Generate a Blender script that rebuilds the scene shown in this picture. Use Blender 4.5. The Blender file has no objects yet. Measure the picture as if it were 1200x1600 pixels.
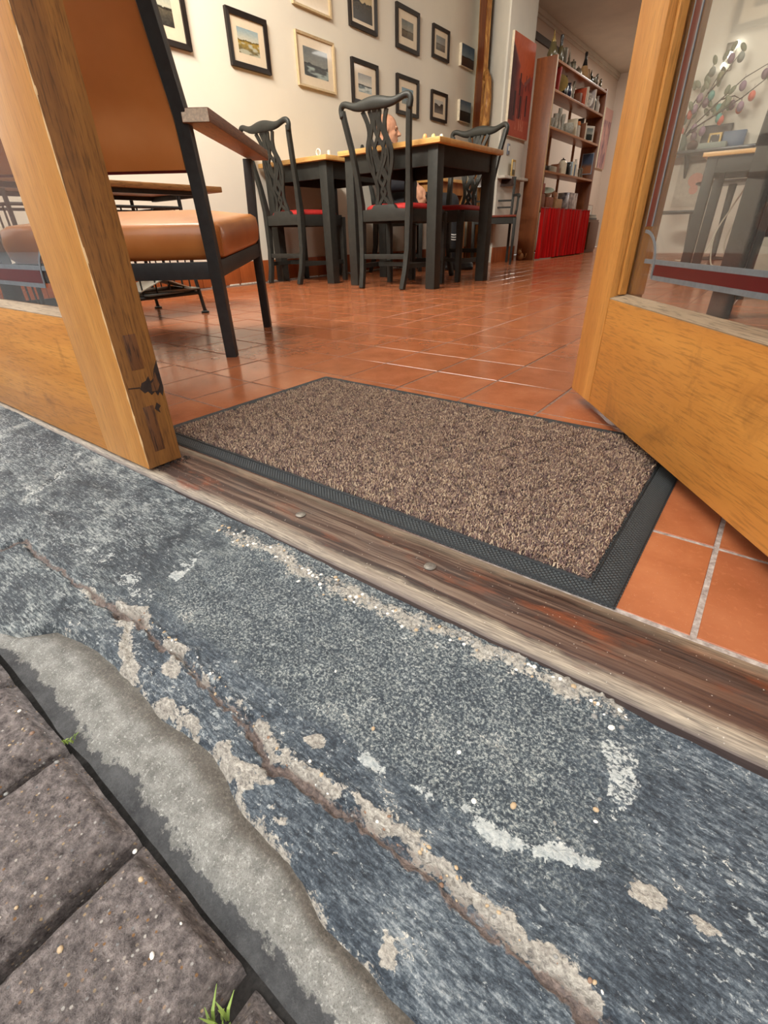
import bpy, bmesh, math, random
import numpy as np
from mathutils import Vector, Matrix

random.seed(7)
RNG = np.random.default_rng(11)
scene = bpy.context.scene
COL = scene.collection
S = 0.165                       # floor tile pitch in metres

# ------------------------------------------------------------------ camera
F_PX, PITCH, ROLL, YAW = 736.88, 0.5326, -0.0246, -0.6586
CAM = Vector((3.8194*S, -6.3693*S, 1.8477*S))
_fw = Vector((math.sin(YAW)*math.cos(PITCH), math.cos(YAW)*math.cos(PITCH), -math.sin(PITCH)))
_r = Vector((math.cos(YAW), -math.sin(YAW), 0))
_u = _r.cross(_fw)
_r2 = math.cos(ROLL)*_r + math.sin(ROLL)*_u
_u2 = -math.sin(ROLL)*_r + math.cos(ROLL)*_u
cam_data = bpy.data.cameras.new('camera')
cam_data.sensor_fit = 'VERTICAL'
cam_data.sensor_height = 24.0
cam_data.lens = F_PX/1600*24.0
cam_data.clip_start = 0.02
cam = bpy.data.objects.new('camera', cam_data)
COL.objects.link(cam)
cam.matrix_world = Matrix(((_r2.x, _u2.x, -_fw.x, CAM.x), (_r2.y, _u2.y, -_fw.y, CAM.y), (_r2.z, _u2.z, -_fw.z, CAM.z), (0, 0, 0, 1)))
scene.camera = cam

# ------------------------------------------------------------------ world, exposure
world = bpy.data.worlds.new('overcast_sky'); scene.world = world
world.use_nodes = True
wn = world.node_tree.nodes; wl = world.node_tree.links
bg = wn['Background']
bg.inputs['Color'].default_value = (0.97, 0.985, 1.0, 1)
bg.inputs['Strength'].default_value = 3.4
scene.view_settings.view_transform = 'Standard'
scene.view_settings.look = 'None'
scene.view_settings.exposure = 0.28
scene.view_settings.gamma = 1.0
scene.view_settings.use_curve_mapping = False
LAMP_W = 22.0                   # base power of the unseen added lamps
LAMP_COL = (1.0, 0.94, 0.84)

# ------------------------------------------------------------------ colours and materials
def lin(c):
    out = []
    for v in c:
        v = v/255.0
        out.append(v/12.92 if v <= 0.04045 else ((v+0.055)/1.055)**2.4)
    return (*out, 1.0)

class NT:
    """tiny helper around a material's node tree"""
    def __init__(self, name, rough=0.5, metal=0.0, spec=0.5, coat=0.0, coat_rough=0.1):
        self.m = bpy.data.materials.new(name); self.m.use_nodes = True
        self.t = self.m.node_tree; self.n = self.t.nodes; self.l = self.t.links
        self.b = self.n['Principled BSDF']
        self.b.inputs['Roughness'].default_value = rough
        self.b.inputs['Metallic'].default_value = metal
        self.b.inputs['Specular IOR Level'].default_value = spec
        self.b.inputs['Coat Weight'].default_value = coat
        self.b.inputs['Coat Roughness'].default_value = coat_rough
        self._tc = None
    def link(self, a, b): self.l.new(a, b)
    def coord(self, kind='Object', scale=(1, 1, 1), rot=(0, 0, 0), loc=(0, 0, 0)):
        if kind == 'World':
            g = self.n.new('ShaderNodeNewGeometry'); out = g.outputs['Position']
        else:
            tc = self.n.new('ShaderNodeTexCoord'); out = tc.outputs[kind]
        mp = self.n.new('ShaderNodeMapping')
        mp.inputs['Scale'].default_value = scale; mp.inputs['Rotation'].default_value = rot; mp.inputs['Location'].default_value = loc
        self.link(out, mp.inputs['Vector'])
        return mp.outputs['Vector']
    def noise(self, vec, scale=1.0, detail=4.0, rough=0.55, dist=0.0):
        n = self.n.new('ShaderNodeTexNoise')
        n.inputs['Scale'].default_value = scale; n.inputs['Detail'].default_value = detail
        n.inputs['Roughness'].default_value = rough; n.inputs['Distortion'].default_value = dist
        self.link(vec, n.inputs['Vector']); return n.outputs['Fac']
    def voronoi(self, vec, scale=1.0, out='Distance', feature='F1'):
        n = self.n.new('ShaderNodeTexVoronoi'); n.feature = feature
        n.inputs['Scale'].default_value = scale
        self.link(vec, n.inputs['Vector']); return n.outputs[out]
    def ramp(self, fac, stops, interp='LINEAR'):
        r = self.n.new('ShaderNodeValToRGB'); r.color_ramp.interpolation = interp
        e = r.color_ramp.elements
        e[0].position, e[0].color = stops[0][0], stops[0][1]
        e[1].position, e[1].color = stops[-1][0], stops[-1][1]
        for p, c in stops[1:-1]:
            x = e.new(p); x.color = c
        self.link(fac, r.inputs['Fac']); return r.outputs['Color']
    def gray(self, fac, p0, p1, v0=0.0, v1=1.0):
        return self.ramp(fac, [(p0, (v0, v0, v0, 1)), (p1, (v1, v1, v1, 1))])
    def mix(self, fac, a, b, mode='MIX'):
        x = self.n.new('ShaderNodeMix'); x.data_type = 'RGBA'; x.blend_type = mode; x.clamp_factor = True
        for s, v in ((x.inputs[0], fac), (x.inputs[6], a), (x.inputs[7], b)):
            if isinstance(v, (int, float)): s.default_value = v
            elif isinstance(v, tuple): s.default_value = v
            else: self.link(v, s)
        return x.outputs[2]
    def math(self, op, a, b=0.0):
        x = self.n.new('ShaderNodeMath'); x.operation = op
        for s, v in ((x.inputs[0], a), (x.inputs[1], b)):
            if isinstance(v, (int, float)): s.default_value = v
            else: self.link(v, s)
        return x.outputs[0]
    def attr(self, name, out='Fac'):
        a = self.n.new('ShaderNodeAttribute'); a.attribute_name = name; return a.outputs[out]
    def color(self, c):
        if isinstance(c, tuple): self.b.inputs['Base Color'].default_value = c
        else: self.link(c, self.b.inputs['Base Color'])
    def roughness(self, r): self.link(r, self.b.inputs['Roughness'])
    def bump(self, h, strength=0.3, dist=0.002, base=None):
        x = self.n.new('ShaderNodeBump'); x.inputs['Strength'].default_value = strength; x.inputs['Distance'].default_value = dist
        self.link(h, x.inputs['Height'])
        if base is not None: self.link(base, x.inputs['Normal'])
        self.link(x.outputs['Normal'], self.b.inputs['Normal'])
        return x.outputs['Normal']

_cache = {}
def plain(name, c, rough=0.5, metal=0.0, spec=0.5, coat=0.0, var=0.10, scale=40.0, bump=0.05):
    """a near-uniform procedural material: the colour with a faint mottling"""
    if name in _cache: return _cache[name]
    t = NT(name, rough, metal, spec, coat)
    v = t.coord('Object')
    n = t.noise(v, scale, 3)
    a = lin(c)
    lo = tuple(x*(1-var) for x in a[:3])+(1,); hi = tuple(min(1, x*(1+var)) for x in a[:3])+(1,)
    t.color(t.ramp(n, [(0.3, lo), (0.7, hi)]))
    if bump: t.bump(n, bump, 0.002)
    _cache[name] = t.m
    return t.m

def wood(name, light, dark, axis='z', rough=0.4, grain=1.0, pore=0.5, coat=0.0, dirt=None, spec=0.5, world=False, k=1.0, dirt_amt=0.5):
    if name in _cache: return _cache[name]
    t = NT(name, rough, 0, spec, coat, 0.15)
    def sc(al, ac): return tuple(al if a == axis else ac for a in 'xyz')
    kind = 'World' if world else 'Object'
    n1 = t.noise(t.coord(kind, sc(1.2*k, 22*k)), 1.0, 5, 0.6, 0.7)
    n2 = t.noise(t.coord(kind, sc(30*k, 420*k)), 1.0, 3, 0.6)
    n3 = t.noise(t.coord(kind, sc(3*k, 7*k)), 1.0, 3, 0.5)
    c = t.ramp(n1, [(0.25, lin(dark)), (0.5, lin(tuple((a+b)/2 for a, b in zip(light, dark)))), (0.72, lin(light))])
    c = t.mix(t.gray(n3, 0.3, 0.8, 0.0, 0.5*grain), c, lin(light))
    por = t.gray(n2, 0.5, 0.66, 0.0, pore)
    c = t.mix(por, c, tuple(x*0.25 for x in lin(dark)[:3])+(1,))
    if dirt:
        n4 = t.noise(t.coord(kind, (9, 9, 9)), 1.0, 6, 0.7, 0.5)
        c = t.mix(t.gray(n4, 0.56, 0.74, 0, dirt_amt), c, lin(dirt))
    t.color(c)
    t.bump(t.math('SUBTRACT', n1, t.math('MULTIPLY', n2, 0.6)), 0.18, 0.0015)
    _cache[name] = t.m
    return t.m

# ------------------------------------------------------------------ mesh helpers
class MB:
    """collects faces of one mesh"""
    def __init__(self): self.v = []; self.f = []
    def add(self, vs, fs):
        o = len(self.v); self.v += [tuple(p) for p in vs]; self.f += [tuple(i+o for i in q) for q in fs]; return self
    def box(self, x0, x1, y0, y1, z0, z1):
        vs = [(x0, y0, z0), (x1, y0, z0), (x1, y1, z0), (x0, y1, z0), (x0, y0, z1), (x1, y0, z1), (x1, y1, z1), (x0, y1, z1)]
        return self.add(vs, [(0, 3, 2, 1), (4, 5, 6, 7), (0, 1, 5, 4), (1, 2, 6, 5), (2, 3, 7, 6), (3, 0, 4, 7)])
    def hexa(self, b, t):
        return self.add(list(b)+list(t), [(0, 3, 2, 1), (4, 5, 6, 7), (0, 1, 5, 4), (1, 2, 6, 5), (2, 3, 7, 6), (3, 0, 4, 7)])
    def ring(self, rings, cap=True, closed=False):
        n = len(rings[0]); vs = [p for r in rings for p in r]; fs = []
        m = len(rings)
        for i in range(m if closed else m-1):
            a, b = i*n, ((i+1) % m)*n
            for k in range(n):
                fs.append((a+k, a+(k+1) % n, b+(k+1) % n, b+k))
        if cap and not closed:
            fs.append(tuple(range(n-1, -1, -1))); fs.append(tuple((m-1)*n+k for k in range(n)))
        return self.add(vs, fs)
    def tube(self, pts, r, n=8, cap=True, closed=False):
        pts = [Vector(p) for p in pts]; m = len(pts)
        rs = r if isinstance(r, (list, tuple)) else [r]*m
        prev = None; rings = []
        for i, p in enumerate(pts):
            if closed: d = pts[(i+1) % m]-pts[i-1]
            else: d = pts[min(i+1, m-1)]-pts[max(i-1, 0)]
            d.normalize()
            if prev is None:
                a = Vector((0, 0, 1)) if abs(d.z) < 0.9 else Vector((1, 0, 0))
                s = d.cross(a).normalized()
            else:
                s = (prev-d*prev.dot(d)).normalized()
            prev = s; q = d.cross(s)
            rings.append([p+(s*math.cos(2*math.pi*k/n)+q*math.sin(2*math.pi*k/n))*rs[i] for k in range(n)])
        return self.ring(rings, cap, closed)
    def sweep(self, pts, w, h, side, cap=True):
        """rectangular section: w along the fixed side vector, h across"""
        pts = [Vector(p) for p in pts]; m = len(pts)
        ws = w if isinstance(w, (list, tuple)) else [w]*m
        hs = h if isinstance(h, (list, tuple)) else [h]*m
        sd = Vector(side).normalized(); rings = []
        for i, p in enumerate(pts):
            d = (pts[min(i+1, m-1)]-pts[max(i-1, 0)]).normalized()
            s = (sd-d*sd.dot(d)).normalized(); q = d.cross(s)
            a, b = s*ws[i]/2, q*hs[i]/2
            rings.append([p+a+b, p-a+b, p-a-b, p+a-b])
        return self.ring(rings, cap)
    def lathe(self, prof, n=20, c=(0, 0, 0)):
        rings = [[(c[0]+r*math.cos(2*math.pi*k/n), c[1]+r*math.sin(2*math.pi*k/n), c[2]+z) for k in range(n)] for r, z in prof]
        return self.ring(rings, True)
    def prism(self, poly, y0, y1, axes='xz'):
        """polygon in the given two axes, extruded along the third"""
        def P(a, b, e):
            d = dict(zip(axes, (a, b))); k = [q for q in 'xyz' if q not in axes][0]; d[k] = e
            return (d['x'], d['y'], d['z'])
        n = len(poly)
        vs = [P(a, b, y0) for a, b in poly]+[P(a, b, y1) for a, b in poly]
        fs = [tuple(range(n)), tuple(range(2*n-1, n-1, -1))]+[(k, k+n, (k+1) % n+n, (k+1) % n) for k in range(n)]
        return self.add(vs, fs)
    def ell(self, c, r, n=12, m=8, R=None):
        rings = []
        for i in range(1, m):
            th = math.pi*i/m
            rings.append([(math.sin(th)*math.cos(2*math.pi*k/n), math.sin(th)*math.sin(2*math.pi*k/n), -math.cos(th)) for k in range(n)])
        def T(p):
            q = Vector((p[0]*r[0], p[1]*r[1], p[2]*r[2]))
            if R is not None: q = R @ q
            return q+Vector(c)
        vs = [T((0, 0, -1))]+[T(p) for g in rings for p in g]+[T((0, 0, 1))]
        fs = [(0, 1+(k+1) % n, 1+k) for k in range(n)]
        for i in range(m-2):
            a, b = 1+i*n, 1+(i+1)*n
            fs += [(a+k, a+(k+1) % n, b+(k+1) % n, b+k) for k in range(n)]
        a = 1+(m-2)*n; e = len(vs)-1
        fs += [(a+k, a+(k+1) % n, e) for k in range(n)]
        return self.add(vs, fs)

def build(name, mb, mat, parent=None, bevel=0.0, smooth=False, seg=2, kind=None):
    me = bpy.data.meshes.new(name)
    bm = bmesh.new()
    vs = [bm.verts.new(p) for p in mb.v]
    for f in mb.f:
        try: bm.faces.new([vs[i] for i in f])
        except ValueError: pass
    bmesh.ops.recalc_face_normals(bm, faces=bm.faces)
    if bevel > 0:
        ed = [e for e in bm.edges if len(e.link_faces) == 2 and e.calc_face_angle(0) > 0.5]
        bmesh.ops.bevel(bm, geom=ed, offset=bevel, segments=seg, profile=0.6, affect='EDGES', clamp_overlap=True)
    bm.to_mesh(me); bm.free()
    if smooth or bevel > 0:
        me.polygons.foreach_set('use_smooth', [True]*len(me.polygons))
        if bevel > 0 or smooth == 'auto':
            try: me.set_sharp_from_angle(angle=math.radians(38))
            except Exception: pass
    if isinstance(mat, (list, tuple)):
        for m in mat: me.materials.append(m)
    else: me.materials.append(mat)
    o = bpy.data.objects.new(name, me); COL.objects.link(o)
    if parent: o.parent = parent
    if kind: o['kind'] = kind
    return o

def fast(name, V, F, mat, parent=None, smooth=False, attrs=None, kind=None):
    """numpy mesh: V (n,3), F (m,3 or 4); attrs: name -> (n,) floats or (n,4) colours"""
    me = bpy.data.meshes.new(name)
    V = np.asarray(V, np.float32); F = np.asarray(F, np.int32); k = F.shape[1]
    me.vertices.add(len(V)); me.vertices.foreach_set('co', V.ravel())
    me.loops.add(F.size); me.loops.foreach_set('vertex_index', F.ravel())
    me.polygons.add(len(F)); me.polygons.foreach_set('loop_start', np.arange(0, F.size, k, dtype=np.int32))
    try: me.polygons.foreach_set('loop_total', np.full(len(F), k, np.int32))
    except Exception: pass
    me.polygons.foreach_set('use_smooth', np.full(len(F), bool(smooth)))
    for a, d in (attrs or {}).items():
        d = np.asarray(d, np.float32)
        if d.ndim == 1:
            at = me.attributes.new(a, 'FLOAT', 'POINT'); at.data.foreach_set('value', d)
        else:
            at = me.attributes.new(a, 'FLOAT_COLOR', 'POINT'); at.data.foreach_set('color', d.ravel())
    me.update(calc_edges=True); me.validate()
    me.materials.append(mat)
    o = bpy.data.objects.new(name, me); COL.objects.link(o)
    if parent: o.parent = parent
    if kind: o['kind'] = kind
    return o

def tag(o, label, cat, group=None):
    o['label'] = label; o['category'] = cat
    if group: o['group'] = group
    return o
def struct(o): o['kind'] = 'structure'; return o
def thing(name, label, cat, loc=(0, 0, 0), rotz=0.0, group=None):
    o = bpy.data.objects.new(name, None); COL.objects.link(o)
    o.empty_display_size = 0.05
    o.location = loc; o.rotation_euler = (0, 0, rotz)
    return tag(o, label, cat, group)
def dup(root, loc, rotz, label, group=None):
    r = root.copy(); COL.objects.link(r); r.location = loc; r.rotation_euler = (0, 0, rotz); r['label'] = label
    if group: r['group'] = group
    for ch in list(root.children):
        c = ch.copy(); COL.objects.link(c); c.parent = r
        for g in ch.children:
            d = g.copy(); COL.objects.link(d); d.parent = c
    return r

# value noise in numpy
_T = RNG.random((256, 256))
def vn(x, y, seed=0):
    x = x+seed*17.3; y = y+seed*9.1
    xi = np.floor(x).astype(int); yi = np.floor(y).astype(int); fx = x-xi; fy = y-yi
    fx = fx*fx*(3-2*fx); fy = fy*fy*(3-2*fy)
    g = lambda a, b: _T[a % 256, b % 256]
    return (g(xi, yi)*(1-fx)+g(xi+1, yi)*fx)*(1-fy)+(g(xi, yi+1)*(1-fx)+g(xi+1, yi+1)*fx)*fy
def fbm(x, y, o=4, seed=0, g=0.5):
    s = 0; a = 1; t = 0
    for i in range(o):
        s = s+a*vn(x*2**i, y*2**i, seed+i*3); t += a; a *= g
    return s/t
def dist_line(x, y, pts):
    d = np.full(x.shape, 9.0)
    for (ax, ay), (bx, by) in zip(pts[:-1], pts[1:]):
        vx, vy = bx-ax, by-ay; L = vx*vx+vy*vy+1e-12
        t = np.clip(((x-ax)*vx+(y-ay)*vy)/L, 0, 1)
        d = np.minimum(d, np.hypot(x-ax-t*vx, y-ay-t*vy))
    return d
def inside(x, y, poly):
    c = np.zeros(x.shape, bool); n = len(poly)
    for i in range(n):
        (x0, y0), (x1, y1) = poly[i], poly[i-1]
        with np.errstate(divide='ignore', invalid='ignore'):
            c ^= ((y0 > y) != (y1 > y)) & (x < (x1-x0)*(y-y0)/((y1-y0) or 1e-9)+x0)
    return c
def sm(a, b, x):
    t = np.clip((x-a)/(b-a), 0, 1); return t*t*(3-2*t)
def gridfaces(nx, ny):
    i = np.arange(nx-1)[:, None]*ny+np.arange(ny-1)[None, :]
    i = i.ravel(); return np.stack([i, i+ny, i+ny+1, i+1], 1)

# ================================================================== THE SETTING, OUTDOORS
WALL_X = -2.60      # left wall
SILL_IN, SILL_OUT = -0.665, -0.757
RIGHT_X = 2.45
BACK_Y = 10.0

# ---- stone doorstep: one worn slab of dark bluestone, its relief modelled as a height field
crackA = [(0.177, -0.924), (0.204, -0.921), (0.289, -0.925), (0.322, -0.927), (0.359, -0.928), (0.402, -0.929), (0.43, -0.94), (0.438, -0.935), (0.487, -0.932), (0.53, -0.93), (0.568, -0.928), (0.591, -0.93), (0.619, -0.931), (0.647, -0.929), (0.67, -0.93), (0.76, -0.932), (0.9, -0.93)]
crackB = [(-0.35, -0.95), (-0.2, -0.945), (-0.061, -0.954), (-0.047, -0.929), (0.017, -0.932), (0.086, -0.932), (0.148, -0.926), (0.177, -0.924)]
crackC = [(0.18, -0.922), (0.224, -0.942), (0.277, -0.959), (0.28, -0.948)]
crackD = [(0.193, -0.918), (0.271, -0.92), (0.287, -0.926)]
crackE = [(-0.16, -0.885), (-0.175, -0.86), (-0.189, -0.835), (-0.243, -0.775)]
white = [(0.48, -0.899), (0.502, -0.893), (0.529, -0.891), (0.55, -0.891), (0.573, -0.888), (0.599, -0.885), (0.617, -0.878), (0.635, -0.872), (0.643, -0.869)]
patch1 = [(0.179, -0.878), (0.174, -0.854), (0.171, -0.831), (0.173, -0.816), (0.188, -0.838), (0.192, -0.861), (0.189, -0.877)]
patch2 = [(0.625, -0.795), (0.634, -0.786), (0.648, -0.788), (0.652, -0.814), (0.65, -0.832), (0.639, -0.833), (0.635, -0.808)]
gravel = [(0.165, -0.78), (0.242, -0.774), (0.311, -0.78), (0.383, -0.778), (0.44, -0.772), (0.491, -0.766), (0.541, -0.764), (0.595, -0.761), (0.631, -0.760)]
pale1 = [(-0.196, -0.874), (-0.075, -0.878), (0.045, -0.883), (0.137, -0.891), (0.185, -0.896)]
blobs = [(0.404, -0.959, .013), (0.42, -0.955, .014), (0.431, -0.948, .012), (0.34, -0.957, .015), (0.352, -0.956, .010), (0.443, -0.906, .010), (0.20, -0.93, .012), (0.235, -0.95, .012), (0.704, -0.859, .008), (0.673, -0.864, .009), (0.385, -0.955, .010), (0.46, -0.962, .008), (0.318, -0.958, .012), (0.51, -0.955, .007), (0.56, -0.972, .006), (0.29, -0.935, .012)]
bound = [(-1.6, -1.03), (0.06, -1.029), (0.115, -1.004), (0.138, -0.977), (0.19, -0.966), (0.234, -0.963), (0.273, -0.965), (0.318, -0.968), (0.358, -0.963), (0.381, -0.962), (0.406, -0.969), (0.437, -0.976), (0.459, -0.977), (0.483, -0.977), (0.505, -0.982), (0.527, -0.988), (0.556, -0.987), (0.574, -0.989), (0.59, -0.988), (0.75, -0.992), (1.6, -0.99)]
def stone_top(x, y):
    near = np.interp(x, [-1.5, -.6, -.1, .3, .8, 1.5], [-.001, -.002, -.005, -.008, -.011, -.012])
    drop = np.interp(x, [-1.5, -.6, -.1, .3, .8, 1.5], [.014, .015, .018, .024, .031, .031])
    return near-drop*np.clip((SILL_OUT-y)/.2, 0, 1.3)**.8
xs = np.concatenate([np.arange(-1.5, -.35, .007), np.arange(-.35, .95, .0018), np.arange(.95, 1.5, .008)])
yb = np.interp(xs, [p[0] for p in bound], [p[1] for p in bound])+.004*(fbm(xs*35, xs*0+3.3, 3)-.5)
NY = 130
vv = np.linspace(0, 1, NY)
X2 = np.repeat(xs[:, None], NY, 1); Y2 = yb[:, None]+(SILL_OUT+.004-yb[:, None])*vv[None, :]
wob = .016*(fbm(X2*45, Y2*45, 4, 5, .65)-.5)
wob2 = .016*(fbm(X2*45, Y2*45, 4, 9, .65)-.5)
xw, yw = X2+wob, Y2+wob2
dA = dist_line(xw, yw, crackA); dB = dist_line(xw, yw, crackB); dC = dist_line(xw, yw, crackC); dD = dist_line(xw, yw, crackD); dE = dist_line(xw, yw, crackE)
dW = dist_line(xw, yw, white); dG = dist_line(xw, yw, gravel); dP = dist_line(xw, yw, pale1)
crk = np.minimum.reduce([dA, dB])
yA = np.interp(X2, [p[0] for p in crackB+crackA[1:]], [p[1] for p in crackB+crackA[1:]])
below = sm(-.002, .006, yA-Y2)                       # the outer strip, broken lower
yW = np.interp(X2, [p[0] for p in white], [p[1] for p in white], left=-9, right=-9)
flake = sm(0, .003, yW-Y2)*sm(.47, .49, X2)*sm(.66, .64, X2)
n_big = fbm(X2*9, Y2*14, 4, 1); n_mid = fbm(X2*45, Y2*70, 4, 2); n_fin = fbm(X2*160, Y2*240, 3, 4)
Z2 = stone_top(X2, Y2)+.006*(n_big-.5)+.0028*(n_mid-.5)+.0009*(n_fin-.5)
lay = fbm(X2*3, Y2*26, 4, 6); Z2 -= .0022*(np.floor(lay*9)/9+sm(.35, .65, (lay*9) % 1)/9)
Z2 -= .004*below+.0016*flake
Z2 -= .0075*np.exp(-(dA/.0032)**2)+.006*np.exp(-(dB/.0032)**2)+.003*np.exp(-(np.minimum(dC, dD)/.002)**2)+.002*np.exp(-(dE/.003)**2)
Z2 += .0018*np.exp(-((dA-.009)/.004)**2)*(Y2 > yA)
gm = np.exp(-(dG/.011)**2)*sm(.12, .2, X2)
peb = vn(X2*260, Y2*260, 8)
Z2 += gm*(.002+.003*sm(.6, .9, peb))
edge = sm(0, .016, Y2-yb[:, None]); Z2 -= .012*(1-edge)**2
p1m = inside(xw, yw, patch1)*1.0; p2m = inside(xw, yw, patch2)*1.0
mort = np.exp(-((dA-.005)/.006)**2)*(Y2 > yA)*sm(.25, .6, n_mid)*1.2
mort = np.maximum(mort, np.exp(-(dB/.008)**2)*sm(.3, .75, n_mid)*.8)
mort = np.maximum(mort, np.exp(-(np.minimum(dC, dD)/.006)**2)*sm(.3, .7, n_mid))
for bx, by, br in blobs:
    q = np.hypot(xw-bx, (yw-by)*1.6)+.022*(fbm(X2*55, Y2*70, 4, int(7+bx*40), .65)-.5)
    k = sm(br, br*.7, q); mort = np.maximum(mort, k*.8); Z2 += .0009*k
mort = np.maximum(mort, gm*.7)
rim = np.exp(-((Y2-yb[:, None])/.010)**2)*sm(.1, .2, X2)*sm(.75, .6, X2); mort = np.maximum(mort, rim*sm(.35, .7, n_mid)*.8)
pale = np.exp(-(dW/.0045)**2)*sm(.25, .6, n_mid)*1.3
pale = np.maximum(pale, np.maximum(p1m*sm(.25, .5, n_mid), p2m*.55))
pale = np.maximum(pale, np.exp(-(dP/.014)**2)*sm(.4, .7, n_mid)*.6)
pale = np.maximum(pale, np.exp(-((dE-.003)/.003)**2)*.55)
brown = np.exp(-((dA-.001)/.0042)**2)*.95*np.where(Y2 > yA, .55, 1)
brown = np.maximum(brown, np.exp(-(dB/.003)**2)*.8)
worn = .35+.65*sm(.36, .62, fbm(X2*7+3, Y2*16, 4, 12))
worn = worn*np.interp(X2, [-1, .1, .45, .6, .9], [1.1, 1.0, 1.05, .7, .5])*np.where(below > .5, .8, 1.0)
worn = np.clip(worn, 0, 1)
speck = sm(.14, .24, X2+.05*(n_mid-.5))*sm(.68, .60, X2+.05*(n_mid-.5))*sm(-.905, -.885, Y2+.02*(n_mid-.5))
streak = sm(.28, .12, X2+.08*(n_mid-.5)); slate = np.clip(1-streak-speck, 0, 1)
worn = worn*(1-.6*speck)*(1-.55*streak)*(1-.5*slate)
blue = np.clip(np.interp(X2, [-.2, .3, .6], [0.05, .35, 1.0])-.25*worn, 0, 1)

t = NT('bluestone', 0.6, 0, 0.4)
vA = t.coord('Object', (90, 200, 60)); vB = t.coord('Object', (270, 360, 270)); vC = t.coord('Object', (26, 34, 24), (0, 0, 0.5)); vD = t.coord('Object', (110, 420, 150), (0, 0, -0.10)); vE = t.coord('Object', (760, 900, 760)); vF = t.coord('Object', (40, 330, 60), (0, 0, 0.9))
nA = t.noise(vA, 1, 6, .68, .6); nB = t.noise(vB, 1, 5, .72, .5); nC = t.noise(vC, 1, 6, .65); nD = t.noise(vD, 1, 5, .7, .4); nE = t.noise(vE, 1, 2, .6); nF = t.noise(vF, 1, 4, .7, .3)
def crisp(at, n1, k1, n2, k2, soft=7.0):
    q = t.math('ADD', t.math('SUBTRACT', at, .5), t.math('ADD', t.math('MULTIPLY', t.math('SUBTRACT', n1, .5), k1), t.math('MULTIPLY', t.math('SUBTRACT', n2, .5), k2)))
    x = t.n.new('ShaderNodeClamp'); t.link(t.math('ADD', t.math('MULTIPLY', q, soft), .5), x.inputs[0]); return x.outputs[0]
base = t.mix(t.attr('blue'), t.ramp(nA, [(.36, lin((40, 46, 51))), (.5, lin((66, 73, 77))), (.64, lin((104, 110, 112)))]), t.ramp(nD, [(.36, lin((33, 41, 49))), (.5, lin((62, 73, 82))), (.64, lin((110, 119, 124)))]))
base = t.mix(t.gray(nE, .45, .60, 0, .55), base, t.mix(.5, base, lin((20, 25, 32))))
nG = t.noise(t.coord('Object', (420, 480, 420)), 1, 4, .75, .3)
spk = t.ramp(t.math('ADD', nG, t.math('ADD', t.math('MULTIPLY', t.math('SUBTRACT', nC, .5), .16), t.math('MULTIPLY', t.math('SUBTRACT', nA, .5), .10))), [(.38, lin((30, 36, 42))), (.49, lin((60, 68, 73))), (.55, lin((110, 116, 114))), (.65, lin((172, 173, 163)))])
nL = t.noise(t.coord('Object', (7, 11, 7)), 1, 3, .5, .4)
nS = t.noise(t.coord('Object', (120, 400, 200), (0, 0, .75)), 1, 5, .72, .9); nS2 = t.noise(t.coord('Object', (60, 520, 200), (0, 0, -.35)), 1, 4, .7, .5)
sv = t.math('ADD', t.math('ADD', t.math('MULTIPLY', nS, .55), t.math('MULTIPLY', nS2, .45)), t.math('ADD', t.math('MULTIPLY', t.math('SUBTRACT', nC, .5), .36), t.math('MULTIPLY', t.math('SUBTRACT', nL, .5), .34)))
stk = t.ramp(sv, [(.40, lin((32, 37, 41))), (.49, lin((58, 64, 67))), (.54, lin((102, 108, 107))), (.63, lin((166, 168, 160)))])
base = t.mix(t.math('MULTIPLY', t.attr('streak'), .9), base, stk)
sw_ = t.math('ADD', t.math('ADD', t.math('MULTIPLY', nD, .6), t.math('MULTIPLY', nG, .4)), t.math('ADD', t.math('MULTIPLY', t.math('SUBTRACT', nC, .5), .30), t.math('MULTIPLY', t.math('SUBTRACT', nL, .5), .16)))
slt = t.ramp(sw_, [(.38, lin((28, 34, 40))), (.48, lin((54, 62, 69))), (.56, lin((87, 95, 100))), (.66, lin((142, 147, 147)))])
base = t.mix(t.math('MULTIPLY', t.attr('slate'), .9), base, slt)
base = t.mix(t.math('MULTIPLY', t.attr('speck'), .85), base, spk)
scuff = t.math('ADD', t.math('ADD', t.math('MULTIPLY', nF, .22), t.math('MULTIPLY', nB, .50)), t.math('MULTIPLY', nA, .28))
thr = t.math('SUBTRACT', .585, t.math('MULTIPLY', t.attr('worn'), .125))
sc = t.n.new('ShaderNodeClamp'); t.link(t.math('MULTIPLY', t.math('SUBTRACT', scuff, thr), 26.0), sc.inputs[0])
base = t.mix(t.math('MULTIPLY', sc.outputs[0], .86), base, t.mix(nE, lin((124, 131, 131)), lin((188, 189, 182))))
base = t.mix(t.gray(nC, .60, .74, 0, .18), base, lin((146, 150, 146)))
base = t.mix(t.math('MULTIPLY', crisp(t.attr('pale'), nB, 2.4, nC, 1.6), .8), base, t.mix(t.gray(nB, .35, .65), lin((136, 142, 140)), lin((204, 204, 195))))
mc = t.mix(t.gray(nB, .35, .65), lin((112, 104, 94)), lin((196, 188, 172)))
base = t.mix(t.math('MULTIPLY', crisp(t.attr('mort'), nB, 1.7, nC, 2.0), .85), base, mc)
base = t.mix(t.math('MULTIPLY', crisp(t.attr('brown'), nB, .9, nC, .6, 5.0), .9), base, t.ramp(nB, [(.3, lin((58, 48, 44))), (.7, lin((136, 116, 104)))]))
t.color(base)
b1 = t.bump(nA, .35, .003)
t.bump(t.math('ADD', nB, t.math('MULTIPLY', nE, .5)), .7, .0025, b1)
STONE = t.m
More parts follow.
